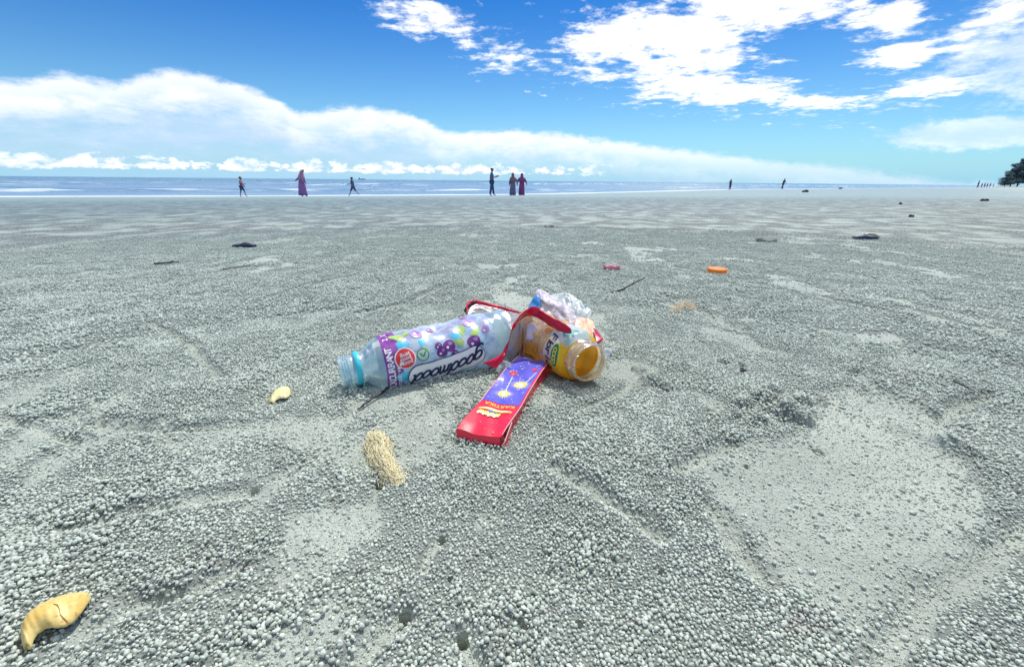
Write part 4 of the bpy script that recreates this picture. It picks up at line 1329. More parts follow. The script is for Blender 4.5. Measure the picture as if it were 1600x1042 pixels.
strip('dark_red_loop', [at_y(732, 496, .572), at_y(734, 484, .574), at_y(748, 478, .588), at_y(764, 482, .592)], [.006, .017, .015, .006], (0, .2, 1), M_MAROON, root, 24)
ruled('red_corner', [at_y(754, 566, .466), at_y(768, 562, .462), at_y(788, 551, .462)], [at_y(770, 575, .456), at_y(777, 573, .454), at_y(790, 557, .458)], 10, 4, M_REDFILM, root, .002, 80, 7, .0005)
ruled('side_film', B_pts[1:7], [at_y(800, 572, .49), at_y(812, 566, .50), at_y(820, 555, .51), at_y(824, 540, .52), at_y(826, 520, .525), at_y(832, 500, .522)], 24, 14, M_BROWNFILM, root, .005, 90, 11)
ruled('pale_fold', [at_y(823, 508, .507), at_y(832, 504, .505), at_y(840, 512, .50)], [at_y(822, 532, .50), at_y(828, 533, .498), at_y(834, 528, .495)], 8, 8, mat('pale_lilac_film', (.72, .66, .80), .3), root, .003, 80, 13)
for k, (u, v) in enumerate([(812, 512), (817, 520)]):
    strip('purple_streak', [at_y(u, v - 8, .515), at_y(u - 1, v + 18, .505), at_y(u - 3 + k, v + 44, .49)], [.002, .003, .002], (1, 0, 0), M_MAROON, root, 16)
rebase_empty(root, (B_pts[6].x, B_pts[6].y, 0))

root = empty('plastic_packet')
tag(root, 'crumpled mauve and clear snack packet with orange striped end behind the bottles', 'wrapper')
ruled('printed_film', [at_y(826, 487, .575), at_y(833, 468, .59), at_y(840, 452, .60), at_y(856, 458, .61)], [at_y(838, 497, .56), at_y(862, 505, .555), at_y(892, 515, .55), at_y(912, 506, .56)], 30, 24, M_MAUVE, root, .011, 75, 21, .0003)
ruled('clear_film', [at_y(854, 462, .605), at_y(874, 458, .62), at_y(892, 460, .62), at_y(904, 470, .615)], [at_y(880, 498, .57), at_y(896, 500, .57), at_y(912, 500, .575), at_y(925, 488, .59)], 26, 22, M_FILMB, root, .011, 70, 25, .0003)
ruled('blue_patch', [at_y(824, 484, .572), at_y(829, 472, .58), at_y(836, 462, .586)], [at_y(838, 488, .568), at_y(844, 480, .574), at_y(846, 466, .582)], 10, 8, M_BLUEPATCH, root, .006, 90, 27, .0003)
ruled('striped_end', [at_y(896, 512, .545), at_y(902, 497, .56), at_y(916, 497, .568), at_y(928, 503, .566)], [at_y(904, 532, .52), at_y(914, 536, .52), at_y(926, 541, .52), at_y(934, 542, .525)], 24, 14, M_STRIPE, root, .007, 90, 29, .0003)
ruled('red_tip', [at_y(927, 512, .548), at_y(931, 514, .548), at_y(936, 520, .546)], [at_y(932, 537, .52), at_y(937, 536, .522), at_y(943, 529, .53)], 8, 6, mat('crimson_film', (.42, .01, .06), .35), root, .003, 90, 31, .0005)
rebase_empty(root, (at_y(880, 500, .57).x, .57, 0))

o = ruled('film_scrap', [at_z(774, 573, .012), at_z(783, 566, .022), at_z(796, 566, .024)], [at_z(778, 584, .004), at_z(790, 588, .004), at_z(803, 582, .012)], 14, 10, M_FILMB, None, .010, 110, 41, .0003)
tag(rebase(o), 'small crumpled clear film scrap at the far end of the red carton', 'plastic scrap')
o = ruled('film_scrap', [at_z(938, 548, .012), at_z(948, 543, .014), at_z(956, 546, .008)], [at_z(944, 562, .003), at_z(952, 558, .003), at_z(957, 552, .003)], 12, 8, M_FILMB, None, .008, 110, 43, .0003)
tag(rebase(o), 'small crumpled clear film scrap beside the open mouth of the orange bottle', 'plastic scrap')

# ------------------------------------------------------------------ yellow peel pieces
def peel_material(name, c1, c2, c3):
    ma = bpy.data.materials.new(name); ma.use_nodes = True
    w = NT(ma.node_tree); b = w.n['Principled BSDF']
    tc = w.node('ShaderNodeTexCoord').outputs['Object']
    n, n2 = w.noise(tc, 90, 5, .6), w.noise(w.scale(tc, (1, 1, 1)), 420, 4, .65)
    c0 = w.mix(w.smooth(n, .3, .7), c1, c2)
    c0 = w.mix(w.mul(w.smooth(n2, .56, .70), .65), c0, c3)
    c0 = w.mix(w.mul(w.smooth(w.noise(tc, 55, 3, .5, 1.5), .60, .66), .5), c0, c3)
    w.l.new(c0, b.inputs['Base Color']); b.inputs['Roughness'].default_value = .48
    b.inputs['Subsurface Weight'].default_value = .15; b.inputs['Subsurface Radius'].default_value = (.004, .002, .001); b.inputs['Subsurface Scale'].default_value = .6
    bp = w.node('ShaderNodeBump'); bp.inputs['Strength'].default_value = .5; bp.inputs['Distance'].default_value = .0012
    w.l.new(w.add(n, w.mul(n2, .3)), bp.inputs['Height']); w.l.new(bp.outputs[0], b.inputs['Normal'])
    return ma
M_PEEL = peel_material('yellow_peel', (.62, .42, .10), (.72, .58, .24), (.30, .16, .06))
M_PEEL2 = peel_material('pale_yellow_peel', (.66, .60, .20), (.76, .66, .40), (.36, .24, .12))
def crescent(outer, inner, h, ma, n=30, m_=12, bulge=1.0, crack=None):
    """a curved rind: humped between its outer and inner edge, hollow under the inner edge"""
    a, b = smooth_path([Vector((*at_z(u, v, .002).xy, 0)) for u, v in outer], n), smooth_path([Vector((*at_z(u, v, .002).xy, 0)) for u, v in inner], n)
    V = []
    for i in range(n + 1):
        k = i / n
        hh = h * (math.sin(math.pi * (.08 + .86 * k)) ** .6)
        for j in range(m_ + 1):
            t = j / m_
            p = a[i].lerp(b[i], t)
            z = gz(p.x, p.y, False) + .0012
            V.append(p + Vector((0, 0, z + hh * (math.sin(math.pi * (t * .86)) ** .75 if t < 1 else math.sin(math.pi * .86) ** .75) * bulge + .0004 * math.sin(i * 1.9 + j * 1.3))))
    F = [(i * (m_ + 1) + j, i * (m_ + 1) + j + 1, (i + 1) * (m_ + 1) + j + 1, (i + 1) * (m_ + 1) + j) for i in range(n) for j in range(m_)]
    o = mk('fruit_peel', V, F, ma)
    if crack:
        bm = bmesh.new()
        for ii, j0, j1 in crack:
            tube(bm, [V[ii * (m_ + 1) + j].lerp(V[(ii + 1) * (m_ + 1) + j], .5 + .5 * math.sin(j * 1.7)) + Vector((0, 0, .0003)) for j in range(j0, j1)], [.00006 + .00014 * math.sin(1.0 * j) ** 2 for j in range(j0, j1)], 5)
        ck = mkbm('brown_crack', bm, M_CRACK, o)
    md_ = o.modifiers.new('thickness', 'SOLIDIFY'); md_.thickness = .0022; md_.offset = -1
    md2 = o.modifiers.new('round', 'SUBSURF'); md2.levels = 1; md2.render_levels = 1
    off = rebase(o).location.copy()
    for c_ in o.children: c_.data.transform(Matrix.Translation(-off))
    return o
M_CRACK = mat('brown_crack_stain', (.34, .17, .06), .7, .3, .3)
o = crescent([(40, 1024), (36, 1002), (43, 982), (63, 959), (89, 945), (117, 937), (143, 936)], [(57, 1024), (66, 1011), (82, 1003), (102, 1002), (122, 991), (139, 969), (149, 945)], .0135, M_PEEL, crack=[(18, 7, 13)])
tag(o, 'large yellow curved rind with a brown crack, nearest piece to the camera', 'rind')
o = crescent([(418, 630), (421, 621), (429, 612), (440, 606), (452, 606)], [(428, 632), (434, 628), (444, 626), (450, 624), (456, 617)], .0105, M_PEEL2, 20, 10)
tag(o, 'small pale yellow rind left of the berry label bottle', 'rind')

# ------------------------------------------------------------------ fibre tufts
M_FIBRE = mat('straw_fibre', (.90, .75, .50), .7, .3, .30, 300)
M_FIBRE2 = mat('pale_straw_fibre', (.72, .60, .42), .7, .3, .25, 300)
def tuft(path, width, n, ma, seed, hgt):
    rnd = random.Random(seed); bm = bmesh.new()
    c = [Vector((*at_z(u, v, .004).xy, 0)) for u, v in path]
    axis = smooth_path(c, 30)
    for i in range(n):
        k0 = rnd.random() ** 1.1 * .85; ln = .14 + .24 * rnd.random()
        side = rnd.gauss(0, .45); lift = rnd.random() * (1.35 if rnd.random() < .12 else 1.0)
        pts = []
        w0 = width * (1.15 - .60 * k0)
        ph = rnd.random() * 6.3; stray = rnd.random() < .16; curl = rnd.random() * (.0062 if stray else .0028) + .0006
        for j in range(6):
            k = min(1.12, k0 + ln * j / 5)
            q = axis[min(30, int(k * 30))] if k <= 1 else axis[30] + (axis[30] - axis[26]) * (k - 1) * 6
            t = (axis[min(30, int(k * 30) + 1)] - axis[max(0, min(29, int(k * 30) - 1))]).normalized()
            nrm = Vector((t.y, -t.x, 0))
            prof = max(0, 1 - side * side * 1.1)
            z = gz(q.x, q.y) + .0012 + hgt * prof * lift * math.sin(math.pi * min(.95, .12 + k * .8)) ** .8
            pts.append(q + nrm * (side * w0 + curl * math.sin(ph + j * 1.5)) + Vector((0, 0, z + curl * .7 * math.cos(ph * 2 + j * 1.9))))
        tube(bm, pts, .00013 + .00012 * rnd.random(), 4, False)
    return rebase(mkbm('fibre_tuft', bm, ma))
o = tuft([(572, 690), (588, 690), (594, 712), (606, 735), (622, 750)], .0098, 1200, M_FIBRE, 1, .011)
tag(o, 'straw coloured tuft of matted fibre beside a small crab hole', 'fibre tuft')
o = tuft([(1052, 487), (1064, 479), (1074, 478), (1084, 476)], .013, 150, M_FIBRE2, 2, .012)
tag(o, 'small pale fibre clump on the sand behind and right of the orange bottle', 'fibre tuft')

# ------------------------------------------------------------------ twigs and sticks
M_TWIG = mat('dark_wet_twig', (.018, .020, .028), .5, .4, .4, 200, .5, 400)
def dep(p): return (p - CAM).dot(FWD) / FPX          # metres to a picture pixel at p
def twig(px, rad_px, label, lift=None, cat='twig', name='twig'):
    pts = []
    for i, (u, v) in enumerate(px):
        l = lift[i] if lift else 0.002
        pts.append(on_ground(u, v, l))
    c = smooth_path(pts, 16)
    k = dep(c[8])
    rr = [k * rad_px * (1.0 - .55 * i / 16) * (1 + .18 * math.sin(i * 2.1)) for i in range(17)]
    c = [p + Vector((0, 0, .25 * rr[0] * math.sin(i * 1.7))) for i, p in enumerate(c)]
    bm = bmesh.new(); tube(bm, c, rr, 7)
    s0_ = c[10]; t = (c[11] - c[9]).normalized()
    tube(bm, [s0_, s0_ + t * rr[0] * 4 + Vector((0, rr[0] * 1.5, rr[0] * 2.4))], [rr[10] * .7, rr[10] * .4], 5)
    o = mkbm(name, bm, M_TWIG)
    tag(rebase(o), label, cat)
    return o
twig([(606, 606), (592, 616), (574, 628), (559, 640)], 2.6, 'dark wet stick poking out from under the berry label bottle', [.006, .005, .004, .002], 'stick', 'stick')
twig([(952, 459), (970, 453), (990, 443), (1008, 434)], 1.7, 'thin dark twig with one end lifted, behind the snack packet', [.002, .006, .016, .026])
twig([(241, 412), (258, 411), (280, 409)], 1.6, 'short straight dark twig on the sand below the blue-black scrap', [.010, .009, .010])
twig([(1490, 595), (1505, 602), (1522, 611)], 1.6, 'dark twig lying among pellets at the right, beyond the bare sand', [.008, .009, .008])
twig([(348, 421), (372, 417), (392, 415)], .9, 'hair-thin dark sand ridge line right of the short straight twig', [.009, .009, .009])  # dark line of a sand ridge, built as a made-up twig

# ------------------------------------------------------------------ bottle cap and scraps further off
M_CAP = mat('orange_cap_plastic', (.88, .22, .008), .35, .5, .06, 80)
p = on_ground(1120, 426)
root = empty('bottle_cap', p)
tag(root, 'bright orange ribbed bottle cap standing flat on the sand', 'bottle cap')
rad = dep(p) * 14.0; hh = dep(p) * 7.0
bm = bmesh.new()
N = 72
rings = []
for z, k in ((0.0, 1.0), (.1, 1.02), (.85, .985), (.96, .95), (1.0, .88), (1.0, .0)):
    if k == 0: rings.append([bm.verts.new((0, 0, hh * z))]); continue
    rings.append([bm.verts.new((rad * k * (1 + (.02 if (i % 2 and z < .9) else 0)) * math.cos(i * 2 * math.pi / N), rad * k * (1 + (.02 if (i % 2 and z < .9) else 0)) * math.sin(i * 2 * math.pi / N), hh * z)) for i in range(N)])
for a, b in zip(rings[:-2], rings[1:-1]):
    for i in range(N): bm.faces.new((a[i], a[(i + 1) % N], b[(i + 1) % N], b[i]))
for i in range(N): bm.faces.new((rings[-2][i], rings[-2][(i + 1) % N], rings[-1][0]))
mkbm('cap_shell', bm, M_CAP, root, False)
bm = bmesh.new()
tube(bm, [(rad * 1.03 * math.cos(i * 2 * math.pi / 48), rad * 1.03 * math.sin(i * 2 * math.pi / 48), hh * .06) for i in range(48)], hh * .07, 6, False)
mkbm('tamper_band', bm, M_CAP, root)

def scrap(name, u, v, wpx, hpx, dratio, seed, ma, outline=None, rot=0.0, curl=.4):
    """a thick ragged piece lying on the ground; outline in (-1..1) units, width wpx pixels, height hpx pixels"""
    p = on_ground(u, v)
    k = dep(p); W, H = wpx * k / 2, hpx * k * 1.02
    rnd = random.Random(seed)
    if outline is None:
        outline = [(math.cos(a) * (.8 + .25 * rnd.random()), math.sin(a) * (.75 + .3 * rnd.random())) for a in [i * 2 * math.pi / 18 for i in range(18)]]
    bm = bmesh.new()
    n = len(outline); lay = []
    for q, z in ((.96, 0.0), (1.0, .35), (.92, .75), (.62, 1.0), (.28, 1.06)):
        ring = []
        for x, y in outline:
            zz = z * (.75 + .25 * math.sin(3 * x + seed)) + curl * x * x * .5
            ring.append(bm.verts.new((x * q * W, y * q * W * dratio, max(0, zz) * H * .8)))
        lay.append(ring)
    for a, b in zip(lay[:-1], lay[1:]):
        for i in range(n): bm.faces.new((a[i], a[(i + 1) % n], b[(i + 1) % n], b[i]))
    bm.faces.new(lay[-1]); bm.faces.new(lay[0][::-1])
    o = mkbm(name, bm, ma)
    o.location = p - Vector((0, 0, H * .08)); o.rotation_euler.z = rot
    return o
M_DARKBLUE = mat('blue_black_rubber', (.012, .022, .060), .5, .5, .3, 60, .3, 150)
M_DARK = mat('dark_driftwood', (.030, .034, .045), .8, .3, .4, 30, .5, 60)
M_PINK = mat('faded_pink_plastic', (.62, .20, .27), .45, .5, .3, 120)
shoe = [(-1, -.05), (-.7, .35), (-.3, .55), (.1, .45), (.5, .35), (.9, .45), (1.0, .2), (.85, -.25), (.4, -.4), (-.1, -.55), (-.6, -.45)]
o = scrap('rubber_scrap', 382, 387, 36, 11, .55, 1, M_DARKBLUE, shoe, .1)
tag(o, 'blue-black curled scrap of rubber lying far out on the open sand', 'scrap')
root = empty('sandal_scrap', (0, 0, 0)); tag(root, 'dark flat scrap with an upright white tab and beige flap', 'scrap')
o = scrap('dark_base', 1352, 374, 44, 8, .35, 2, M_DARKBLUE, shoe, 0, .7); o.parent = root
bp_ = o.location.copy()
k = dep(bp_)
bm = bmesh.new()
tube(bm, [bp_ + Vector((0, .01, 0)), bp_ + Vector((-k * .5, .01, k * 7)), bp_ + Vector((0, .01, k * 12))], [k * 1.6, k * 1.4, k * .6], 6)
mkbm('white_tab', bm, M_WHITEINK, root)
bm = bmesh.new()
tube(bm, [bp_ + Vector((k * 3, .03, k * 4)), bp_ + Vector((k * 12, .035, k * 7.5)), bp_ + Vector((k * 22, .035, k * 7)), bp_ + Vector((k * 31, .03, k * 3))], [k * .8, k * 2.2, k * 2.4, k * .6], 7)
mkbm('beige_flap', bm, mat('beige_rind', (.62, .52, .36), .6), root)
rebase_empty(root, bp_)
root = empty('candy_wrapper'); tag(root, 'small faded pink wrapper strip left of the orange cap', 'wrapper')
p = on_ground(955, 424); k = dep(p)
V, F = [], []
for i in range(13):
    for j in range(7):
        a, b = i / 12, j / 6
        V.append(p + Vector(((a - .5) * 24 * k, (b - .5) * .012 + .002 * math.sin(a * 5), .0015 + k * (7.5 * math.sin(math.pi * (.12 + .8 * b)) + .8 * math.sin(a * 14 + b * 3)) * 1.15)))
F = [(i * 7 + j, (i + 1) * 7 + j, (i + 1) * 7 + j + 1, i * 7 + j + 1) for i in range(12) for j in range(6)]
o = mk('wrapper_sheet', V, F, M_PINK, root); md_ = o.modifiers.new('thickness', 'SOLIDIFY'); md_.thickness = .0005
bm = bmesh.new()
for i in range(5):
    x = (-.36 + .16 * i) * 24 * k
    tube(bm, [p + Vector((x, -.0062, k * 3.0)), p + Vector((x + k * 1.5, -.0052, k * 5))], k * .5, 4)
mkbm('faded_print', bm, mat('faded_pink_print', (.72, .45, .48), .5), root)
rebase_empty(root, p)
root_m = mat('grey_sand_lump', (.23, .25, .235), .9, .3, .35, 60, .8, 200)
tag(scrap('sand_lump', 1197, 377, 34, 9, .8, 5, root_m), 'low grey lump of sand left of the scrap with a white tab', 'sand lump')
tag(scrap('sand_lump', 858, 355, 16, 5, .8, 6, root_m), 'tiny grey sand lump far off, straight beyond the snack packet', 'sand lump')
tag(scrap('driftwood', 1258, 300.5, 13, 5, .5, 7, M_DARK, shoe, .2), 'dark driftwood lump below and right of the leaning wader', 'driftwood')
tag(scrap('driftwood', 1313, 295.2, 8, 3, .5, 8, M_DARK, shoe, .2), 'small dark driftwood bit at the edge of the surf', 'driftwood')
tag(scrap('driftwood', 1407, 319.5, 6, 4, .7, 9, M_DARK), 'little dark speck of driftwood with a rounded top, upper of two', 'driftwood')
tag(scrap('driftwood', 1424, 339, 9, 4, .6, 10, M_DARK), 'little flat dark speck of driftwood, lower of two', 'driftwood')
tag(scrap('driftwood', 1538, 314.5, 15, 4, .4, 11, M_DARK, shoe), 'thin dark driftwood sliver below the far group of beach goers', 'driftwood')
tag(scrap('pebble', 1588, 768, 12, 5, .6, 12, mat('white_shell', (.7, .7, .66), .5)), 'flat whitish shell bit at the right edge of the bare sand', 'shell')
tag(scrap('pebble', 1160, 582, 16, 10, .8, 14, M_DARK), 'dark pebble among the clods right of the orange bottle', 'pebble')
# ------------------------------------------------------------------ people
M_SKIN = mat('brown_skin', (.26, .13, .08), .55, .4, .1)
M_HAIR = mat('black_hair', (.010, .009, .010), .5, .5, .3)
def skin_mesh(name, joints, edges, ma, parent, root_i=0, sub=1):
    """one continuous surface grown round a skeleton: joints = [(pos, radius)]"""
    me = bpy.data.meshes.new(name)
    me.from_pydata([tuple(p) for p, r in joints], edges, [])
    o = bpy.data.objects.new(name, me); COL.objects.link(o)
    o.modifiers.new('skin', 'SKIN')
    sv = me.skin_vertices[0].data
    for i, (p, r) in enumerate(joints):
        sv[i].radius = (r, r) if not isinstance(r, tuple) else r
        sv[i].use_root = (i == root_i)
    sm_ = o.modifiers.new('sub', 'SUBSURF'); sm_.levels = sub; sm_.render_levels = sub
    dg = bpy.context.evaluated_depsgraph_get()
    m2 = bpy.data.meshes.new_from_object(o.evaluated_get(dg))
    bpy.data.objects.remove(o); bpy.data.meshes.remove(me)
    m2.name = name
    m2.materials.clear()
    return link(name, m2, ma, parent)

def limb(origin, a_fwd, a_out, length):
    """down-hanging vector turned forward and outward"""
    f, o_ = R(a_fwd), R(a_out)
    return origin + Vector((math.sin(o_), math.sin(f) * math.cos(o_), -math.cos(f) * math.cos(o_))) * length
def person(label, u, v, hpx, face, group=None, legs=((0, 0), (0, 0)), arms=((5, 8, 10), (5, 8, 10)), lean=0, head=0, child=False,
           top=None, bottom=None, robe=None, scarf=None, shawl=None, z_off=0.0, at=None, height=None):
    p = at if at is not None else on_ground(u, v)
    h = height if height else hpx * dep(p)
    root = empty('person', p)
    tag(root, label, 'person', group)
    root.rotation_euler.z = R(face)
    k = h / 1.75
    hk = 1.18 if child else 1.0                       # a child's head is large for its body
    ln = R(lean)
    V3 = lambda x, y, z: Vector((x, y, z))
    pel = V3(0, 0, .93)
    sp = lambda t: pel + V3(0, math.sin(ln) * t, math.cos(ln) * t)
    hp = R(head)
    nk = sp(.55)
    hd = lambda y, z: nk + V3(0, y * math.cos(hp) + z * math.sin(hp), z * math.cos(hp) - y * math.sin(hp)) * hk
    J, E = [], []
    def j(pos, r, par=None):
        J.append((pos, r)); i = len(J) - 1
        if par is not None: E.append((par, i))
        return i
    P0_ = j(pel, .125)
    w_ = j(sp(.18), .112, P0_); c_ = j(sp(.38), (.15, .115), w_); n0 = j(nk, .055, c_)
    h0 = j(hd(.01, .06), .062 * hk, n0); h1 = j(hd(.015, .14), (.094 * hk, .108 * hk), h0); h2 = j(hd(.0, .22), (.082 * hk, .094 * hk), h1)
    j(hd(.115, .125), .012, h1)                       # nose
    for s in (-1, 1): j(hd(0, .13) + V3(s * .096 * hk, 0, 0), .013, h1)
    foot_z = []; leg_pts = []; arm_pts = []
    for s, (a, b) in zip((-1, 1), legs):
        hip = pel + V3(s * .085, 0, -.06); kn = limb(hip, a, 2 * s, .42); an = limb(kn, a - b, 1 * s, .42); to = an + V3(0, .15 * math.cos(R(a - b) * .5), -.035 + .1 * math.sin(R(a - b) * .4))
        i1 = j(hip, .085, P0_); i2 = j(kn, .055, i1); i3 = j(an, .036, i2); i4 = j(an + V3(0, .05, -.04), .036, i3); j(to, .026, i4)
        foot_z += [an.z - .075, to.z - .03]; leg_pts.append((hip, kn, an))
    for s, (a, o_, b) in zip((-1, 1), arms):
        sh = sp(.47) + V3(s * .165, 0, 0); el = limb(sh, a + lean * .0, o_ * s, .29); wr = limb(el, a + b, o_ * s * .5, .25); pm = limb(wr, a + b, 0, .07)
        i0 = j(sh, .058, c_); i1 = j(el, .040, i0); i2 = j(wr, .027, i1); i3 = j(pm, .030, i2)
        for q in range(4):
            j(pm + limb(V3(0, 0, 0), a + b + 12 + 4 * q, 0, .075 - .008 * abs(q - 1.4)) + V3((q - 1.5) * .017, 0, 0), .009, i3)
        j(wr + limb(V3(0, 0, 0), a + b + 45, 0, .07), .010, i2)
        arm_pts.append((sh, el, wr))
    dz = -min(foot_z)
    sc = lambda q: (q + V3(0, 0, dz)) * k
    SR = lambda r, add=0.0: ((r[0] + add) * k, (r[1] + add) * k) if isinstance(r, tuple) else (r + add) * k
    skin_mesh('body', [(sc(q), SR(r)) for q, r in J], E, M_SKIN, root)
    if top:
        jj = [(sc(pel + V3(0, 0, -.04)), SR(.135, .03)), (sc(sp(.18)), SR(.115, .03)), (sc(sp(.38)), SR((.155, .12), .025)), (sc(sp(.50)), SR(.075, .015))]
        ee = [(0, 1), (1, 2), (2, 3)]
        for sh, el, wr in arm_pts:
            b = len(jj); jj += [(sc(sh), SR(.068, .012)), (sc(sh.lerp(el, .85)), SR(.052, .012))]; ee += [(2, b), (b, b + 1)]
        skin_mesh('shirt', jj, ee, top, root)
    if bottom:
        ma, full = bottom
        jj = [(sc(pel), SR(.13, .022))]; ee = []
        for hip, kn, an in leg_pts:
            b = len(jj); jj += [(sc(hip), SR(.092, .018)), (sc(kn), SR(.066, .018))]; ee += [(0, b), (b, b + 1)]
            if full: jj.append((sc(an), SR(.052, .018))); ee.append((b + 1, b + 2))
        skin_mesh('trousers' if full else 'shorts', jj, ee, ma, root)
    def loft(name, rings, ma, n=28, gap=None, fold=.06):
        V, F = [], []
        for i, (c, rx, ry) in enumerate(rings):
            for q in range(n):
                a = q * 2 * math.pi / n
                f = 1 + fold * math.sin(a * 7 + i * .7) * (i / len(rings))
                V.append(sc(c + V3(math.cos(a) * rx * f, math.sin(a) * ry * f, 0)))
        for i in range(len(rings) - 1):
            for q in range(n):
                if gap and gap(i, q / n): continue
                F.append((i * n + q, i * n + (q + 1) % n, (i + 1) * n + (q + 1) % n, (i + 1) * n + q))
        o = mk(name, V, F, ma, root)
        md_ = o.modifiers.new('thickness', 'SOLIDIFY'); md_.thickness = .012 * k
        return o
    if robe:
        ft = sum((q[2] for q in leg_pts), V3(0, 0, 0)) / 2
        sprd = abs(leg_pts[0][2].y - leg_pts[1][2].y) / 2
        rg = [(sp(.52), .08, .07), (sp(.46), .19, .11), (sp(.30), .19, .15), (sp(.12), .17, .15), (pel + V3(0, 0, -.06), .20, .18)]
        for t in (.3, .55, .8, 1.0):
            c = pel.lerp(V3(ft.x, ft.y, ft.z - .01), t); rg.append((c, .20 + .05 * t, .19 + .03 * t + sprd * t * .6))
        loft('robe', rg, robe, fold=.12)
        jj, ee = [], []
        for sh, el, wr in arm_pts:
            b = len(jj); jj += [(sc(sh), SR(.07, .015)), (sc(el), SR(.06, .015)), (sc(wr), SR(.06, .015))]; ee += [(b, b + 1), (b + 1, b + 2)]
        for b in (0, 3): skin_mesh('sleeve', jj[b:b + 3], [(0, 1), (1, 2)], robe, root)
    if scarf:
        rg = [(hd(0, .285), .02, .02), (hd(-.005, .26), .07, .08), (hd(-.01, .19), .105, .115), (hd(-.01, .12), .108, .12), (hd(-.01, .04), .095, .11), (nk + V3(0, .0, -.04), .14, .13), (sp(.42), .23, .17), (sp(.26), .25, .20), (sp(.12), .255, .21)]
        loft('headscarf', rg, scarf, 28, lambda i, q: i in (2, 3) and .14 < q < .36, .05)
    elif scarf is None:
        V, F = [], []
        n = 16
        for i in range(7):
            t = i / 6 * R(105)
            for q in range(n):
                a = q * 2 * math.pi / n
                r_ = math.sin(t)
                yy = math.sin(a) * r_ * .110
                low = .0 if yy < 0 else .055 * (yy / .112)
                V.append(sc(hd(yy - .012, .155 + math.cos(t) * .108 + low * (1 if i > 3 else 0)) + V3(math.cos(a) * r_ * .098 * hk, 0, 0)))
        for i in range(6):
            for q in range(n): F.append((i * n + q, i * n + (q + 1) % n, (i + 1) * n + (q + 1) % n, (i + 1) * n + q))
        mk('hair', V, F, M_HAIR, root)
    if shawl:
        a = [sc(sp(.44) + V3(.12, -.02, 0)), sc(sp(.44) + V3(0, -.13, .02)), sc(sp(.44) + V3(-.12, -.02, 0))]
        b = [sc(pel + V3(.16, -.28, .12)), sc(pel + V3(0, -.44, .02)), sc(pel + V3(-.16, -.30, .10))]
        ruled('shawl', a, b, 12, 10, shawl, root, .05 * k, 6, 5, .012 * k)
    root['hand'] = 0
    del root['hand']
    return root, [root.matrix_basis @ sc(w__) for _, _, w__ in arm_pts], k
M_BLUESHIRT = mat('blue_shirt', (.06, .16, .46), .8, .2)
M_JEANS = mat('dark_jeans', (.04, .09, .20), .85, .2)
M_MAUVEROBE = mat('mauve_robe', (.30, .14, .36), .85, .2, .2, 4)
M_PINKSCARF = mat('rose_shawl', (.42, .24, .34), .85, .2, .2, 4)
M_BLACKCLOTH = mat('dark_cloth', (.05, .06, .09), .85, .2)
M_PLUM = mat('plum_robe', (.24, .07, .19), .85, .2, .2, 4)
M_GREYROBE = mat('slate_robe', (.16, .14, .24), .85, .2, .2, 4)
M_BROWNSCARF = mat('brown_scarf', (.22, .13, .16), .85, .2)
M_PINKTOP = mat('pink_top', (.42, .17, .26), .85, .2)
M_DARKBLUECLOTH = mat('navy_cloth', (.05, .08, .20), .85, .2)
GRP = 'beach goers at the water edge'
person('small child in pink top and dark shorts wading at the far left', 380, 307.3, 28.5, -80, GRP, legs=((22, 14), (-12, 6)), arms=((10, 6, 20), (30, 6, 55)), child=True, top=M_PINKTOP, bottom=(M_DARKBLUECLOTH, False), lean=4)
person('woman in long mauve robe and rose shawl looking down', 474.5, 307, 39, -85, GRP, legs=((8, 4), (-6, 4)), arms=((4, 6, 20), (6, 6, 15)), head=32, lean=6, robe=M_MAUVEROBE, scarf=M_PINKSCARF, shawl=M_PINKSCARF)
person('child in navy clothes striding along the waterline', 553, 306.3, 28, 80, GRP, legs=((32, 10), (-28, 22)), arms=((-26, 8, 30), (28, 8, 60)), child=True, top=M_DARKBLUECLOTH, bottom=(M_DARKBLUECLOTH, False), lean=5)
man, wr, kk = person('man in blue shirt and jeans holding up a phone', 768.5, 306, 40, -82, GRP, legs=((12, 4), (-8, 2)), arms=((22, 4, 88), (22, 4, 82)), top=M_BLUESHIRT, bottom=(M_JEANS, True), head=10)
c = (wr[0] + wr[1]) / 2 + Vector((.10, 0, .07)) * kk
bm = bmesh.new(); bmesh.ops.create_cube(bm, size=1.0); bmesh.ops.scale(bm, vec=(.014, .085, .165), verts=bm.verts); bmesh.ops.bevel(bm, geom=bm.edges[:], offset=.004, segments=2, affect='EDGES')
o = mkbm('phone', bm, mat('black_phone', (.012, .012, .014), .25), None); o.location = c; o.rotation_euler = (0, .25, .1)
tag(o, 'black phone held up in front of the man in blue', 'phone')
person('woman in slate robe and brown headscarf, left of a pair holding hands', 801, 306.2, 32.5, 12, GRP, legs=((3, 2), (-3, 2)), arms=((4, 14, 10), (8, 38, 0)), robe=M_GREYROBE, scarf=M_BROWNSCARF)
person('woman in plum robe and headscarf, right of a pair holding hands', 815, 306, 32, 0, GRP, legs=((3, 2), (-3, 2)), arms=((8, 38, 0), (4, 34, -20)), robe=M_PLUM, scarf=M_PLUM)
person('dark standing wader seen from behind near the surf', 1140, 296.6, 15.5, 15, GRP, legs=((3, 2), (-3, 2)), arms=((16, 10, 60), (16, 10, 60)), top=M_BLACKCLOTH, bottom=(M_BLACKCLOTH, True), lean=3)
person('dark leaning wader bent forward beside the surf', 1222, 296.0, 16, -70, GRP, legs=((20, 10), (-22, 14)), arms=((20, 8, 30), (20, 8, 30)), top=M_BLACKCLOTH, bottom=(M_BLACKCLOTH, True), lean=18)
FARG = 'tiny far group of beach goers before the trees'
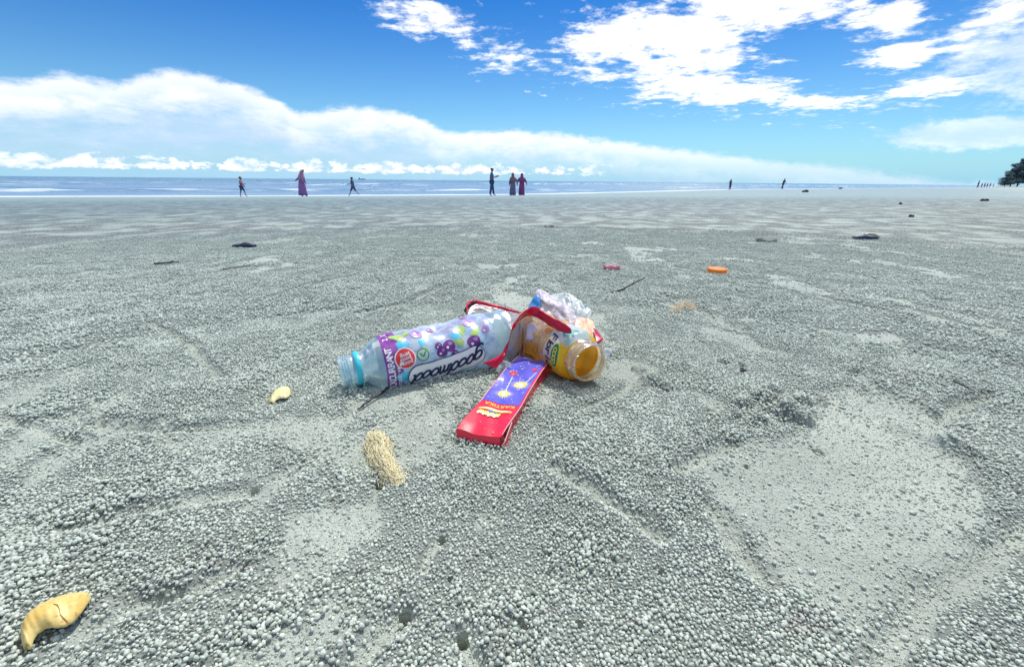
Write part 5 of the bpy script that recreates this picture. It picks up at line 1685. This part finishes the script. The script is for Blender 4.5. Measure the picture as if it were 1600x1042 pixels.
for i, (u, v, hp_, fa, ma) in enumerate([(1527, 293.0, 10.5, 40, M_BLACKCLOTH), (1533, 293.2, 6.5, -60, M_MAUVEROBE), (1537.5, 293.1, 7, 90, M_PLUM), (1541.5, 293.2, 6.5, 10, M_DARKBLUECLOTH), (1546, 293.3, 6.5, -20, M_MAUVEROBE), (1551, 293.3, 6, 60, M_PLUM)]):
    d = ray(u, v); d = Vector((d.x, d.y, 0)).normalized()
    q = d * 170; q.z = gz(q.x, q.y)
    person(['tallest dark figure of the tiny far group before the trees', 'tiny mauve figure beside the tallest one of the far group', 'tiny plum figure third from the seaward end of the far group', 'tiny navy figure in the middle of the far group', 'tiny mauve figure second from the trees in the far group', 'tiny plum figure of the far group closest to the trees'][i], u, v, hp_, fa, FARG, at=q, height=hp_ * dep(q), legs=((6, 4), (-6, 4)), top=ma, bottom=(ma, True), child=i > 0)

# ------------------------------------------------------------------ far trees, ship
M_BARK = mat('tree_bark', (.06, .05, .045), .9, .2)
M_NEEDLE = mat('casuarina_foliage', (.17, .24, .26), .8, .2, .4, .8)  # distance haze painted into the foliage colour, paler and bluer
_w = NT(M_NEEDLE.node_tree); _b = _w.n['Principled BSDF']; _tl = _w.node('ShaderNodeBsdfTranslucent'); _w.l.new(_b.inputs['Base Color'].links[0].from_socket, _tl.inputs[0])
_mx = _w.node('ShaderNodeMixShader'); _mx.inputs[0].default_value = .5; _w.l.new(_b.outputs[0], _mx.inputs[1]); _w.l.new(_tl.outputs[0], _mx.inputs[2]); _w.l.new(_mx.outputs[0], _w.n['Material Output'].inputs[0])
def tree(u, dist, hpx, wpx, seed, label, trunk_vis=.12):
    rnd = random.Random(seed)
    d = ray(u, 290); d = Vector((d.x, d.y, 0)).normalized()
    q = d * dist; q.z = gz(q.x, q.y) - .1
    k = dep(q); H, W = hpx * k, wpx * k / 2
    root = empty('casuarina_tree', q); tag(root, label, 'tree', 'feathery trees at the far end of the beach')
    bm = bmesh.new()
    tr = [Vector((rnd.gauss(0, .01) * H, rnd.gauss(0, .01) * H, H * t)) for t in (0, .2, .4, .6, .8, .97)]
    tube(bm, tr, [H * .022, H * .018, H * .014, H * .010, H * .006, H * .002], 7)
    ends = []
    for i in range(34):
        t = .10 + .86 * rnd.random()
        b = tr[0].lerp(tr[-1], t)
        a = rnd.random() * 6.3
        ln = W * (1.05 - .75 * t) * (.55 + .6 * rnd.random())
        e = b + Vector((math.cos(a) * ln, math.sin(a) * ln, ln * (.25 + .4 * rnd.random())))
        m_ = b.lerp(e, .5) + Vector((0, 0, ln * .05))
        tube(bm, [b, m_, e], [H * .005, H * .004, H * .0015], 5)
        ends += [(b.lerp(m_, .7), ln * .30), (m_, ln * .34), (m_.lerp(e, .5), ln * .34), (e, ln * .30)]
    ends.append((tr[-1], W * .15)); ends.append((tr[-2], W * .3))
    mkbm('trunk', bm, M_BARK, root)
    bm = bmesh.new()
    for c_, r_ in ends:
        for i in range(70):
            p = c_ + Vector((rnd.gauss(0, .5), rnd.gauss(0, .5), rnd.gauss(0, .42))) * r_
            a = Vector((rnd.gauss(0, 1), rnd.gauss(0, 1), rnd.gauss(-.3, .8))).normalized() * H * .030
            b = a.cross(Vector((rnd.gauss(0, 1), rnd.gauss(0, 1), rnd.gauss(0, 1)))).normalized() * H * .0095
            bm.faces.new([bm.verts.new(p - a), bm.verts.new(p + b), bm.verts.new(p + a), bm.verts.new(p - b)])
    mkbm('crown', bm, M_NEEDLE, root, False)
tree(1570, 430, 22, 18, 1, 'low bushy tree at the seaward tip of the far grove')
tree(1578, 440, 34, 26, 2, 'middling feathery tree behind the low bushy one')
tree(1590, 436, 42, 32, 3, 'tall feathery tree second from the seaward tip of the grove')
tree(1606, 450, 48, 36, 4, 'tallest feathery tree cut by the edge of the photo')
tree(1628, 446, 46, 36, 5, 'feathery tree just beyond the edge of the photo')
d = ray(565, 277.5); d = Vector((d.x, d.y, 0)).normalized() * 2600
k = dep(d); root = empty('cargo_ship', (d.x, d.y, SEA_Z)); tag(root, 'tiny grey ship on the horizon', 'ship')
M_SHIP = mat('grey_hull_paint', (.10, .13, .17), .6)
def prism(name, pts, w_, ma, parent):
    V = [(x, -w_, z) for x, z in pts] + [(x, w_, z) for x, z in pts]; n = len(pts)
    F = [tuple(range(n))[::-1], tuple(range(n, 2 * n))] + [(i, (i + 1) % n, n + (i + 1) % n, n + i) for i in range(n)]
    return mk(name, V, F, ma, parent, False)
prism('hull', [(-5 * k, 1.0 * k), (-4.4 * k, -.3 * k), (4.4 * k, -.3 * k), (5.4 * k, 1.2 * k), (4.4 * k, 1.1 * k)], 1.0 * k, M_SHIP, root)
prism('superstructure', [(-4.4 * k, 1.0 * k), (-4.3 * k, 2.2 * k), (-2.9 * k, 2.2 * k), (-2.7 * k, 1.03 * k)], .8 * k, M_SHIP, root)
prism('funnel', [(-3.9 * k, 2.2 * k), (-3.8 * k, 2.8 * k), (-3.4 * k, 2.8 * k), (-3.4 * k, 2.2 * k)], .3 * k, M_SHIP, root)
root.rotation_euler.z = .25
